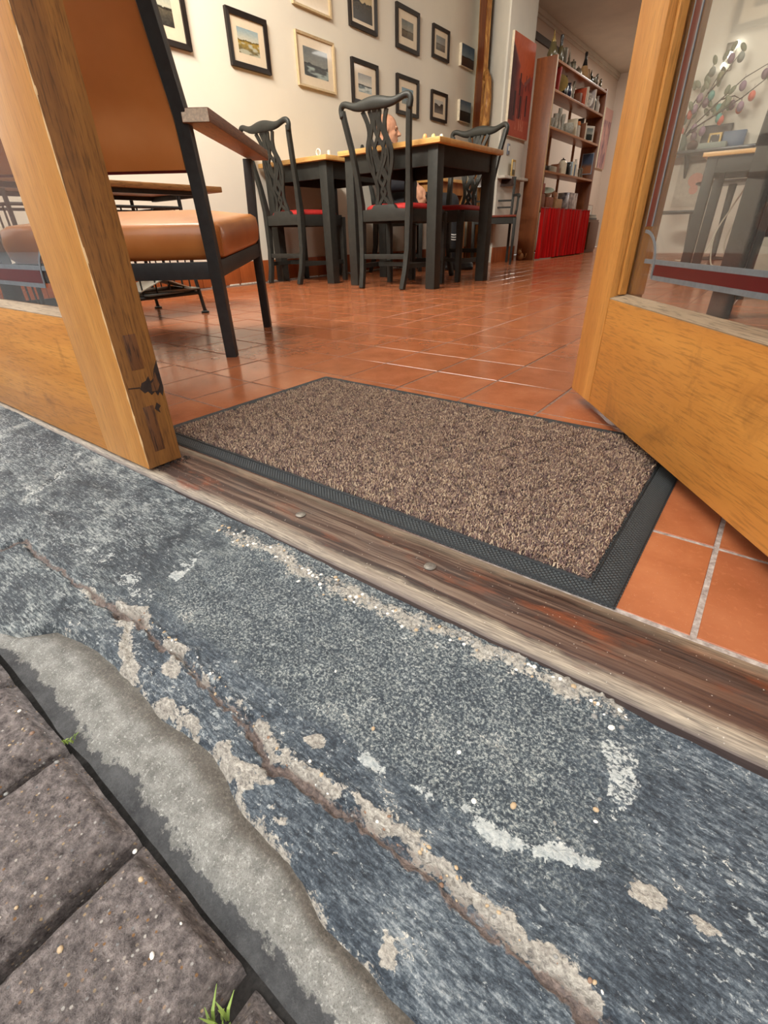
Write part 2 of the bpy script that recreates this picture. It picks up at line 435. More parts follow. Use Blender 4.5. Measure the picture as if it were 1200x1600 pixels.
step = fast('doorstep', np.stack([X2, Y2, Z2], -1).reshape(-1, 3), gridfaces(len(xs), NY), STONE, None, True,
            dict(mort=mort.ravel(), pale=pale.ravel(), brown=brown.ravel(), worn=worn.ravel(), blue=blue.ravel(), speck=speck.ravel(), streak=streak.ravel(), slate=slate.ravel()))
tag(step, 'worn dark blue stone doorstep with cracks and mortar patches below the wooden threshold', 'doorstep')

# pebbles of the mortar and the stone, set half into the surface
def surf(x, y):
    ix = np.clip(np.searchsorted(xs, x), 0, len(xs)-1); v = (y-yb[ix])/(SILL_OUT+.004-yb[ix])
    return Z2[ix, np.clip((v*(NY-1)).astype(int), 0, NY-1)]
PEB = [plain('pebble_white', (222, 216, 204), .5), plain('pebble_tan', (176, 152, 118), .5), plain('pebble_grey', (128, 126, 120), .6), plain('pebble_rust', (128, 98, 76), .6)]
def pebble_field(name, spots, parent, zfun):
    by = {}
    for (x, y, r, k) in spots: by.setdefault(k, []).append((x, y, r))
    for k, lst in by.items():
        mb = MB()
        for x, y, r in lst:
            e = random.uniform(.6, 1.0); a = random.uniform(0, 3.1)
            mb.ell((x, y, zfun(x, y)), (r, r*e, r*.55), 7, 5, Matrix.Rotation(a, 3, 'Z'))
        o = build(name, mb, PEB[k], parent, smooth=True); o['kind'] = 'stuff'
sp = [(x, y, random.uniform(.0016, .0030), random.choice([0, 1, 1, 2])) for x, y in [(0.478, -0.875), (0.542, -0.853), (0.419, -0.853), (0.567, -0.877), (0.59, -0.865), (0.616, -0.859), (0.635, -0.836), (0.635, -0.828), (0.637, -0.843), (0.627, -0.776), (0.633, -0.772), (0.611, -0.765)]]
gx = np.array([p[0] for p in gravel]); gy = np.array([p[1] for p in gravel])
for _ in range(260):
    x = random.uniform(.15, .635); y = float(np.interp(x, gx, gy))+random.gauss(0, .006)
    if y < SILL_OUT-.003: sp.append((x, y, random.uniform(.0009, .0026), random.choice([0, 2, 2, 2, 1])))
for _ in range(120):
    x = random.uniform(.2, .72); y = float(np.interp(x, [p[0] for p in crackA], [p[1] for p in crackA]))+random.uniform(.001, .012)
    sp.append((x, y, random.uniform(.0008, .0020), random.choice([0, 2, 1, 3])))
pebble_field('gravel_grain', sp, step, lambda x, y: float(surf(np.array(x), np.array(y))))

# ---- concrete infill strip between the doorstep and the pavers
xc = np.arange(-.2, .95, .002); NC = 50
ybi = np.interp(xc, [p[0] for p in bound], [p[1] for p in bound])+.008
ybo = -1.021+.004*(fbm(xc*20, xc*0, 3, 20)-.5)
ybi = np.maximum(ybi, ybo+.004)
vc = np.linspace(0, 1, NC)
Xc = np.repeat(xc[:, None], NC, 1); Yc = ybo[:, None]+(ybi-ybo)[:, None]*vc[None, :]
ncb = fbm(Xc*14, Yc*14, 4, 22); ncm = fbm(Xc*70, Yc*70, 3, 23)
hollow = sm(.42, .0, vc)[None, :]*np.interp(Xc, [.1, .3, .55], [.3, .7, 1.0])
Zc = stone_top(Xc, Yc)-.0125+.004*(ncb-.5)+.0016*(ncm-.5)-.011*hollow*np.interp(Xc, [.15, .45], [.35, 1.0])
hollow_shade = np.clip(.5+(.30-vc[None, :]+.45*(fbm(Xc*11+.3*Yc, Yc*11, 4, 27)-.5))*2.2, 0, 1)  # dark band by the pavers: shade of the hollow put into the colour
rimc = sm(.60, .82, vc[None, :]+.25*(fbm(Xc*30, Yc*30, 3, 28)-.5))*np.interp(Xc, [.1, .3, .5], [.6, .8, 1.0])
Zc -= .002*sm(.8, .95, vc)[None, :]
t = NT('concrete_infill', .85, 0, .3)
v = t.coord('Object', (1, 1, 1)); n1 = t.noise(v, 60, 6, .7); n2 = t.noise(v, 420, 3, .7); n3 = t.noise(v, 16, 4)
c = t.ramp(n1, [(.3, lin((104, 102, 96))), (.5, lin((136, 134, 126))), (.72, lin((164, 161, 152)))])
n9 = t.noise(v, 900, 3, .75)
c = t.mix(t.gray(n9, .50, .62, 0, .55), c, lin((92, 89, 83)))
c = t.mix(t.gray(n2, .56, .66, 0, .55), c, lin((196, 192, 182)))
dq = t.n.new('ShaderNodeClamp'); t.link(t.math('MULTIPLY', t.math('ADD', t.math('SUBTRACT', t.attr('hollow_shade'), .5), t.math('MULTIPLY', t.math('SUBTRACT', n1, .5), 1.6)), 9.0), dq.inputs[0])
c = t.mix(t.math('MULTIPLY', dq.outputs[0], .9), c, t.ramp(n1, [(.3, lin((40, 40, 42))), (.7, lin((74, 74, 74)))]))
c = t.mix(t.math('MULTIPLY', t.attr('rimc'), .9), c, t.ramp(n2, [(.3, lin((62, 56, 49))), (.7, lin((104, 94, 82)))]))
t.color(c); b1 = t.bump(n1, .5, .003); t.bump(n9, .9, .0016, b1)
con = fast('concrete_strip', np.stack([Xc, Yc, Zc], -1).reshape(-1, 3), gridfaces(len(xc), NC), t.m, None, True, dict(hollow_shade=hollow_shade.ravel(), rimc=rimc.ravel()))
tag(con, 'pale rough concrete infill strip between the stone doorstep and the brick pavers', 'concrete strip')

# ---- pavement of brick pavers
soil = plain('joint_soil', (48, 44, 40), .95, var=.4, scale=300, bump=.6)
pav = build('pavement', MB().box(-120, 120, -4.5, -1.0, -.16, -.078), soil); struct(pav)
tag(pav, 'pavement of grey brown brick pavers in front of the doorstep', 'pavement')
t = NT('paver_concrete', .9, 0, .25)
v = t.coord('World'); n1 = t.noise(v, 130, 6, .75); n2 = t.noise(v, 480, 4, .75); n3 = t.noise(v, 14, 3)
cell = t.voronoi(v, 330, 'Color'); cd = t.voronoi(v, 330, 'Distance')
c = t.ramp(n1, [(.34, lin((72, 65, 62))), (.5, lin((122, 112, 107))), (.66, lin((166, 154, 146)))])
c = t.mix(t.gray(n2, .55, .7, 0, .6), c, lin((158, 148, 140)))
sep = t.n.new('ShaderNodeSeparateColor'); t.link(cell, sep.inputs['Color'])
pick = t.gray(sep.outputs['Red'], .72, .74); spot = t.math('MULTIPLY', pick, t.gray(cd, .22, .36, 1, 0))
c = t.mix(spot, c, t.ramp(sep.outputs['Green'], [(.1, lin((150, 110, 70))), (.35, lin((205, 198, 186))), (.6, lin((96, 100, 104))), (.9, lin((188, 160, 120)))]))
c = t.mix(t.gray(n3, .45, .7, 0, .25), c, lin((92, 86, 84)))
t.color(c); b1 = t.bump(n1, 1.0, .005); t.bump(n2, 1.0, .002, b1)
PAVER = t.m
def paver_mesh(seed, w=.105, l=.205, hgt=.06):
    nx, ny = 46, 80
    xa = np.linspace(-w/2, w/2, nx); ya = np.linspace(-l, 0, ny)
    A, B = np.meshgrid(xa, ya, indexing='ij')
    d = np.minimum(np.minimum(A+w/2, w/2-A), np.minimum(B+l, -B))
    rag = .004*fbm(A*90+seed*7, B*90, 3, 31)
    z = .0026*(fbm(A*60, B*60+seed*5, 4, 33)-.5)+.0012*(fbm(A*220+seed, B*220, 2, 34)-.5)
    z -= .014*(1-sm(0, .012, d-rag*.6))**2
    px = A+.0016*(fbm(A*30, B*80+seed, 2, 35)-.5)*(np.abs(A) > w*.42); py = B+.0016*(fbm(A*80+seed, B*30, 2, 36)-.5)*(B > -l*.1)
    V = np.stack([px, py, z], -1).reshape(-1, 3); F = gridfaces(nx, ny)
    # side walls
    ring = [i*ny for i in range(nx)]+[(nx-1)*ny+j for j in range(1, ny)]+[i*ny+ny-1 for i in range(nx-2, -1, -1)]+[j for j in range(ny-2, 0, -1)]
    low = V[ring].copy(); low[:, 2] = -hgt
    o = len(V); V = np.concatenate([V, low]); m = len(ring)
    F2 = np.array([[ring[k], o+k, o+(k+1) % m, ring[(k+1) % m]] for k in range(m)])
    return V, np.concatenate([F, F2])
PV = []
for k in range(3):
    V, F = paver_mesh(k); o = fast('paver', V, F, PAVER, pav, True); PV.append(o.data)
    o.location = ([.443, .329, .213][k], -1.024, -.046); o.rotation_euler = (0, 0, [0.012, -.006, .01][k])
for row in range(0, 4):
    for i in range(-8, 12):
        x = .443-.116*i+(0 if row % 2 == 0 else .058)
        if row == 0 and (i in (0, 1, 2)): continue
        if x < -.6 or x > 1.2: continue
        o = bpy.data.objects.new('paver', random.choice(PV)); COL.objects.link(o); o.parent = pav
        o.location = (x, -1.024-.216*row, -.046+random.uniform(-.003, .003)-(.012 if (row == 0 and i == -1) else 0)); o.rotation_euler = (0, 0, random.uniform(-.01, .01))
sp = []
for _ in range(75):
    x = random.uniform(.165, .495); y = -1.03-random.random()*.16
    sp.append((x, y, random.choice([.0008, .001, .0013, .0017, .0022]), random.choice([0, 0, 1, 2, 2, 3])))
pebble_field('aggregate_grain', [s for s in sp if abs(((s[0]-.443+.058) % .116)-.058) < .046], pav, lambda x, y: -.0460)

# grass in the joints
t = NT('grass_blade', .6); t.color(t.ramp(t.noise(t.coord('Object'), 60), [(.3, lin((66, 92, 34))), (.7, lin((132, 150, 70)))]))
def grass(x, y, z, n, h, label, lean=.6):
    mb = MB()
    for _ in range(n):
        a = random.uniform(0, 6.28); L = h*random.uniform(.5, 1.1); b = random.uniform(.2, lean)
        p = Vector((x+random.uniform(-.004, .004), y+random.uniform(-.004, .004), z)); d = Vector((math.cos(a), math.sin(a), 0))
        pts = [p, p+d*L*b*.3+Vector((0, 0, L*.5)), p+d*L*b+Vector((0, 0, L*.8))]
        mb.sweep(pts, [.0022, .0018, .0003], [.0004]*3, (-d.y, d.x, 0))
    tag(build('grass_tuft', mb, t.m), label, 'grass')['kind'] = 'stuff'
grass(.507, -1.046, -.062, 16, .020, 'small green grass tuft in the joint at the nearest paver corner', .9)
grass(.271, -1.02, -.052, 7, .008, 'tiny green sprout in the joint between the two upper pavers', .7)

# ---- wooden threshold
t = NT('threshold_wood', .5, 0, .4)
vG = t.coord('Object', (3.5, 150, 60)); vF = t.coord('Object', (40, 900, 300)); vP = t.coord('Object', (9, 26, 9)); vS = t.coord('Object', (1, 1, 1))
g = t.noise(vG, 1, 5, .65, .5); fgr = t.noise(vF, 1, 3); bl = t.noise(vP, 1, 5, .65)
xyz = t.n.new('ShaderNodeSeparateXYZ'); t.link(t.coord('Object'), xyz.inputs[0])
yy = t.math('ADD', xyz.outputs['Y'], t.math('MULTIPLY', t.math('SUBTRACT', bl, .5), .03))
c = t.ramp(g, [(.34, lin((34, 22, 18))), (.5, lin((66, 43, 33))), (.66, lin((96, 66, 49)))])
c = t.mix(t.gray(bl, .55, .66, 0, .75), c, t.ramp(fgr, [(.3, lin((92, 45, 22))), (.7, lin((138, 70, 34)))]))
c = t.mix(t.gray(t.noise(vP, .8, 5, .6), .5, .7, 0, .55), c, lin((70, 62, 58)))
pl = t.ramp(fgr, [(.3, lin((92, 80, 68))), (.7, lin((172, 156, 132)))])
mr = t.n.new('ShaderNodeMapRange'); mr.inputs[1].default_value = SILL_OUT+.016; mr.inputs[2].default_value = SILL_OUT+.007; t.link(yy, mr.inputs[0])
c = t.mix(mr.outputs[0], c, pl)
mr2 = t.n.new('ShaderNodeMapRange'); mr2.inputs[1].default_value = SILL_IN-.020; mr2.inputs[2].default_value = SILL_IN-.004; t.link(yy, mr2.inputs[0])
c = t.mix(t.math('MULTIPLY', mr2.outputs[0], .8), c, pl)
dots = t.voronoi(vS, 170, 'Distance'); c = t.mix(t.gray(dots, .07, .10, .6, 0), c, lin((200, 190, 175)))
gw = t.n.new('ShaderNodeMapRange'); gw.inputs[1].default_value = .42; gw.inputs[2].default_value = .12
t.link(t.math('ABSOLUTE', t.math('SUBTRACT', t.math('ADD', xyz.outputs['X'], t.math('MULTIPLY', t.math('SUBTRACT', bl, .5), .5)), .30)), gw.inputs[0])
c = t.mix(t.math('MULTIPLY', gw.outputs[0], t.gray(g, .46, .62, .0, .7)), c, t.ramp(g, [(.3, lin((80, 68, 58))), (.7, lin((128, 112, 96)))]))
lowz = t.n.new('ShaderNodeMapRange'); lowz.inputs[1].default_value = -.001; lowz.inputs[2].default_value = -.006; t.link(xyz.outputs['Z'], lowz.inputs[0])
c = t.mix(lowz.outputs[0], c, t.ramp(g, [(.3, lin((56, 46, 44))), (.7, lin((92, 78, 72)))]))
t.color(c); b1 = t.bump(g, .5, .002); t.bump(fgr, .35, .001, b1)
mb = MB(); rows = []
nx = 240
for i in range(nx+1):
    x = -1.45+2.9*i/nx
    w = .0016*(vn(np.array(x*40), np.array(1.0), 3)-.5); w2 = .0018*(vn(np.array(x*33), np.array(7.0), 3)-.5)
    prof = [(SILL_IN, -.03), (SILL_IN, .0005), (SILL_IN-.006, .004), (SILL_IN-.03, .0050), (SILL_IN-.062, .0045), (SILL_OUT+.016, .0030), (SILL_OUT+.006, .0005), (SILL_OUT, -.0055), (SILL_OUT-.001, -.05), (SILL_IN, -.05)]
    rows.append([(x, y+float(w2)*(k in (6, 7)), z+float(w)*(k in (2, 3, 4, 5))) for k, (y, z) in enumerate(prof)])
mb.ring(rows)
sill = build('trim_1', mb, t.m, smooth='auto'); struct(sill)
tag(sill, 'worn brown wooden threshold board with pale rubbed edges', 'threshold')
steel = plain('dull_steel', (132, 128, 122), .45, .8, var=.25, scale=400)
for x, y in ((.238, -.714), (.426, -.711)):
    mb = MB().lathe([(.0, .0), (.0065, .0), (.0065, .0008), (.004, .0016), (.0015, .0018)], 14, (x, y, .0052)); build('screw_head', mb, steel, sill, smooth='auto')

# ================================================================== THE SETTING, INDOORS
t = NT('quarry_tile', .24, 0, .5, .0, .1)
g = t.n.new('ShaderNodeNewGeometry')
vm = t.n.new('ShaderNodeVectorMath'); vm.operation = 'SCALE'; vm.inputs['Scale'].default_value = 1/S; t.link(g.outputs['Position'], vm.inputs[0])
vf = t.n.new('ShaderNodeVectorMath'); vf.operation = 'FLOOR'; t.link(vm.outputs[0], vf.inputs[0])
wnz = t.n.new('ShaderNodeTexWhiteNoise'); wnz.noise_dimensions = '2D'; t.link(vf.outputs[0], wnz.inputs['Vector'])
vw = t.coord('World'); n1 = t.noise(vw, 11, 4, .6); n2 = t.noise(vw, 160, 3, .6); n3 = t.noise(vw, 3.5, 3)
c = t.ramp(n1, [(.3, lin((146, 84, 50))), (.5, lin((162, 96, 60))), (.72, lin((176, 110, 72)))])
c = t.mix(t.gray(wnz.outputs['Value'], 0, 1, 0, .35), c, lin((140, 82, 56)))
c = t.mix(t.gray(n2, .56, .72, 0, .25), c, lin((196, 124, 84)))
c = t.mix(t.gray(t.noise(vw, 900, 1), .74, .80, 0, .5), c, lin((214, 190, 168)))
t.color(c); t.roughness(t.gray(n3, .3, .7, .14, .24))
t.bump(t.math('ADD', n3, t.math('MULTIPLY', n2, .02)), .05, .004)
TILE = t.m
t = NT('tile_grout', .9); vw = t.coord('World'); n1 = t.noise(vw, 130, 4, .7); n3 = t.noise(vw, 5, 3)
c = t.ramp(n1, [(.3, lin((112, 98, 90))), (.7, lin((188, 178, 168)))])
sy = t.n.new('ShaderNodeSeparateXYZ'); t.link(vw, sy.inputs[0]); far = t.n.new('ShaderNodeMapRange'); far.inputs[1].default_value = .55; far.inputs[2].default_value = .30; t.link(sy.outputs['X'], far.inputs[0])
c = t.mix(t.math('MULTIPLY', far.outputs[0], .9), c, t.ramp(n1, [(.3, lin((78, 50, 36))), (.7, lin((128, 88, 66)))])); t.color(c); t.bump(n1, .4, .001)
floor = build('floor', MB().box(WALL_X, RIGHT_X, SILL_IN, BACK_Y, -.06, -.0009), t.m); struct(floor)
tag(floor, 'terracotta quarry tile floor of the cafe', 'floor')
def tile_verts(g=.0030, b=.0022, d=-.006):
    a = S/2-g; q = a-b
    V = [(-q, -q, 0), (q, -q, 0), (q, q, 0), (-q, q, 0), (-a, -a, -b*.8), (a, -a, -b*.8), (a, a, -b*.8), (-a, a, -b*.8), (-a, -a, d), (a, -a, d), (a, a, d), (-a, a, d)]
    F = [(0, 1, 2, 3)]+[(4+k, 4+(k+1) % 4, (k+1) % 4, k) for k in range(4)]+[(8+k, 8+(k+1) % 4, 4+(k+1) % 4, 4+k) for k in range(4)]
    return np.array(V, float), np.array(F)
TV, TF = tile_verts(.0026, .0006)
def project(p):
    d = Vector(p)-CAM; z = d.dot(_fw)
    if z < .02: return None
    return (600+F_PX*d.dot(_r2)/z, 800-F_PX*d.dot(_u2)/z, z)
cells = []
i0, i1 = math.floor(WALL_X/S), math.ceil(RIGHT_X/S)
for i in range(i0, i1):
    for j in range(-4, math.ceil(BACK_Y/S)):
        cxx, cyy = (i+.5)*S, (j+.5)*S
        if cxx-S/2 < WALL_X-.001 or cxx+S/2 > RIGHT_X or cyy+S/2 > BACK_Y: continue
        p = project((cxx, cyy, 0)); a = 0
        if p and -30 < p[0] < 1230 and -30 < p[1] < 1630: a = 1/p[2]**3
        cells.append((a, cxx, cyy))
cells.sort(key=lambda q: -q[0])
tm = None
for a, x, y in cells[:300]:
    z = random.uniform(-.0006, .0002)
    if tm is None:
        o = fast('tile', TV, TF, TILE, floor); tm = o.data
    else:
        o = bpy.data.objects.new('tile', tm); COL.objects.link(o); o.parent = floor
    o.location = (x, y, z); o.rotation_euler = (random.gauss(0, .0007), random.gauss(0, .0007), 0)
rest = cells[300:]
V = np.concatenate([TV+np.array([x, y, random.uniform(-.0006, .0002)]) for a, x, y in rest]); F = np.concatenate([TF+12*k for k in range(len(rest))])
o = fast('tile_field', V, F, TILE, floor); o['kind'] = 'stuff'

# walls
t = NT('cream_plaster', .8, 0, .25); v = t.coord('World'); n1 = t.noise(v, 1.6, 4); n2 = t.noise(v, 90, 4)
t.color(t.mix(t.gray(n1, .3, .7), lin((236, 230, 214)), lin((228, 222, 208)))); t.bump(n2, .10, .002); PLASTER = t.m
t = NT('white_plaster', .8, 0, .25); v = t.coord('World'); n1 = t.noise(v, 2.2, 4); n2 = t.noise(v, 90, 4)
t.color(t.mix(t.gray(n1, .3, .7), lin((222, 218, 206)), lin((206, 204, 194)))); t.bump(n2, .10, .002); WHITE = t.m
t = NT('peach_plaster', .8, 0, .25); v = t.coord('World'); n1 = t.noise(v, 1.2, 4)
t.color(t.mix(t.gray(n1, .3, .7), lin((224, 206, 190)), lin((214, 202, 190)))); PEACH = t.m
CEIL_Z = 2.58
w = build('wall_left', MB().box(WALL_X-.2, WALL_X, -.70, 6.0, 0, CEIL_Z+.1), PLASTER); struct(w); tag(w, 'cream plaster left wall hung with framed pictures', 'wall')
w = build('wall_left_rear', MB().box(WALL_X-.2, WALL_X, 6.0, BACK_Y, 0, CEIL_Z+.1), PEACH); struct(w); tag(w, 'peach tinted wall behind and beyond the bookshelf', 'wall')
w = build('wall_back', MB().box(WALL_X-.2, RIGHT_X+.2, BACK_Y, BACK_Y+.2, 0, CEIL_Z+.1), PEACH); struct(w); tag(w, 'far back wall of the cafe', 'wall')
w = build('wall_partition', MB().box(-.95, RIGHT_X, 7.0, 7.12, 0, CEIL_Z), PLASTER); struct(w); tag(w, 'cream partition wall behind the egg tree', 'wall')
w = build('wall_right', MB().box(RIGHT_X, RIGHT_X+.2, -.70, BACK_Y, 0, CEIL_Z+.1), wood('dimming_panelling', (92, 58, 38), (58, 34, 22), 'z', .6)); struct(w); tag(w, 'unseen right wall of the cafe, made dark to cut bounce light', 'wall')  # dark panelling invented to keep bounce light off side faces
w = build('ceiling', MB().box(WALL_X-.2, RIGHT_X+.2, -.76, BACK_Y+.2, CEIL_Z, CEIL_Z+.1), WHITE); struct(w); tag(w, 'white plaster ceiling', 'ceiling')
# pier with the splayed face that carries the live edge slab
PIER_X = -2.02
pier = build('wall_pier', MB().prism([(WALL_X-.02, 4.98), (PIER_X-.02, 4.44), (PIER_X, 4.44), (PIER_X, 5.03), (WALL_X-.02, 5.03)], 0, CEIL_Z, 'xy'), WHITE, bevel=.006); struct(pier)
tag(pier, 'white wall pier with the red painting', 'wall')
mb = MB().box(WALL_X, WALL_X+.03, 5.2, BACK_Y, CEIL_Z-.05, CEIL_Z); mb.box(WALL_X, WALL_X+.015, 5.2, BACK_Y, CEIL_Z-.085, CEIL_Z-.05)
o = build('trim_2', mb, WHITE, bevel=.008); struct(o); tag(o, 'white cornice along the rear left wall', 'cornice')
o = build('trim_3', MB().box(WALL_X, WALL_X+.02, 5.1, 7.2, 2.30, 2.37), plain('dark_beam', (62, 50, 40), .6)); struct(o); tag(o, 'dark picture rail above the bookshelf', 'trim')

# skirting of terracotta tiles
bb = build('baseboard_left', MB().box(WALL_X, WALL_X+.008, -.60, 4.93, 0, .148), bpy.data.materials['tile_grout']); struct(bb)
tag(bb, 'terracotta skirting tiles along the left wall', 'baseboard')
mt = None
SK = wood('skirting_tile', (186, 102, 52), (140, 66, 30), 'z', .4, .6, .1)
for k in range(33):
    y = -.55+S*k
    if mt is None:
        o = build('tile', MB().box(0, .012, .0015, S-.0015, .004, .150), SK, bb, bevel=.0015); mt = o.data
    else:
        o = bpy.data.objects.new('tile', mt); COL.objects.link(o); o.parent = bb
    o.location = (WALL_X+.006, y, random.uniform(-.002, .001))
t = NT('crumbled_mortar', .9); n = t.noise(t.coord('Object'), 90, 4); t.color(t.ramp(n, [(.3, lin((170, 160, 146))), (.7, lin((232, 226, 214)))])); t.bump(n, .5, .003)
mb = MB()
y = .6
while y < 4.8:
    L = random.uniform(.05, .2); mb.box(WALL_X+.012, WALL_X+.012+random.uniform(.012, .022), y, y+L, -.001, random.uniform(.006, .012)); y += L+random.uniform(.01, .12)
o = build('mortar_bead', mb, t.m, bb, bevel=.002); o['kind'] = 'stuff'
pb = build('baseboard_pier', MB().box(PIER_X, PIER_X+.012, 4.44, 5.03, 0, .15), SK, bevel=.002); struct(pb); tag(pb, 'brown skirting on the white pier', 'baseboard')
# sockets
o = build('wall_socket', MB().box(WALL_X, WALL_X+.012, 4.37, 4.45, .32, .40), plain('switch_plastic', (226, 220, 204), .4), bevel=.003); tag(o, 'cream socket plate low on the left wall behind the tables', 'socket')

# front facade, out of the camera's sight above and beside the doors
BR = plain('facade_render', (188, 180, 168), .9)
mb = MB().box(-2.8, -2.42, -.80, -.62, -.06, 3.2).box(2.27, 2.65, -.80, -.62, -.06, 3.2).box(-2.42, -.93, -.80, -.62, -.06, .32).box(.93, 2.27, -.80, -.62, -.06, 1.30).box(.93, 1.30, -.80, -.62, 1.30, 2.45).box(2.10, 2.27, -.80, -.62, 1.30, 2.45).box(-2.42, 2.27, -.80, -.62, 2.45, 3.2)
w = build('wall_front', mb, BR); struct(w); tag(w, 'shop front wall around the doors and windows', 'wall')
DOORW_Z = wood('door_wood_upright', (222, 160, 82), (184, 118, 48), 'z', .45, 1.0, .28, .08, (120, 74, 32), dirt_amt=.18)
DOORW_X = wood('door_wood_rail', (214, 150, 70), (176, 110, 42), 'x', .40, 1.0, .36, .15, (92, 56, 26), dirt_amt=.5)
EDGEW = wood('weathered_door_edge', (164, 112, 52), (92, 56, 26), 'z', .6, .8, .55, 0, (60, 38, 22), dirt_amt=.5)
mb = MB().box(-.93, -.865, -.80, -.66, 0, 2.45).box(.845, .93, -.80, -.66, 0, 2.45).box(-.865, .845, -.80, -.66, 2.12, 2.20).box(-.865, .845, -.80, -.66, 2.40, 2.45)
w = build('door_frame', mb, DOORW_Z, bevel=.003); struct(w); tag(w, 'orange wooden door frame', 'door frame')
t = NT('clear_glass', .02)
tr = t.n.new('ShaderNodeBsdfTransparent'); tr.inputs[0].default_value = (.965, .975, .965, 1)
gl = t.n.new('ShaderNodeBsdfGlossy'); gl.inputs['Roughness'].default_value = .015
lw = t.n.new('ShaderNodeLayerWeight'); lw.inputs['Blend'].default_value = .5
rfl = t.math('ADD', t.math('MULTIPLY', t.math('POWER', lw.outputs['Facing'], 5.0), .9), .045)
df = t.n.new('ShaderNodeBsdfDiffuse'); df.inputs[0].default_value = (.7, .7, .66, 1)
m1 = t.n.new('ShaderNodeMixShader'); m1.inputs[0].default_value = .025; t.link(tr.outputs[0], m1.inputs[1]); t.link(df.outputs[0], m1.inputs[2])
m2 = t.n.new('ShaderNodeMixShader'); t.link(rfl, m2.inputs[0]); t.link(m1.outputs[0], m2.inputs[1]); t.link(gl.outputs[0], m2.inputs[2])
t.link(m2.outputs[0], t.n['Material Output'].inputs['Surface']); GLASS = t.m
for k, (a, b, zl) in enumerate(((-2.42, -.93, .32), (1.30, 2.10, 1.30))):  # right window kept small and high to dim the side faces
    mb = MB().box(a, a+.06, -.76, -.68, zl, 2.45).box(b-.06, b, -.76, -.68, zl, 2.45).box(a+.06, b-.06, -.76, -.68, zl, zl+.08).box(a+.06, b-.06, -.76, -.68, 2.38, 2.45)
    w = build('window_%d' % (k+1), mb, DOORW_Z, bevel=.004); struct(w); tag(w, ['shop window left of the doors', 'unseen shop window right of the doors, shrunk to cut light'][k], 'window')
    build('pane', MB().box(a+.06, b-.06, -.722, -.718, zl+.08, 2.38), GLASS, w)
w = build('window_3', MB().box(-.865, .845, -.732, -.728, 2.20, 2.40), GLASS); struct(w); tag(w, 'transom pane over the doors', 'window')
op = thing('building', 'terrace of brick houses across the street, behind the camera', 'building', (0, 0, 0)); op['kind'] = 'structure'
build('facade', MB().box(-120, 120, -13.0, -11.0, -.1, 7.0), plain('far_brick', (112, 84, 70), .9, var=.3, scale=8), op)
for k in range(-8, 9): build('house_window', MB().box(k*3-.7, k*3+.7, -11.0, -10.96, .9, 2.6), plain('dark_pane', (44, 50, 54), .1), op)
st = build('street', MB().box(-120, 120, -40, -4.5, -.2, -.10), plain('asphalt', (96, 96, 96), .95, scale=60)); struct(st); tag(st, 'street surface', 'street')

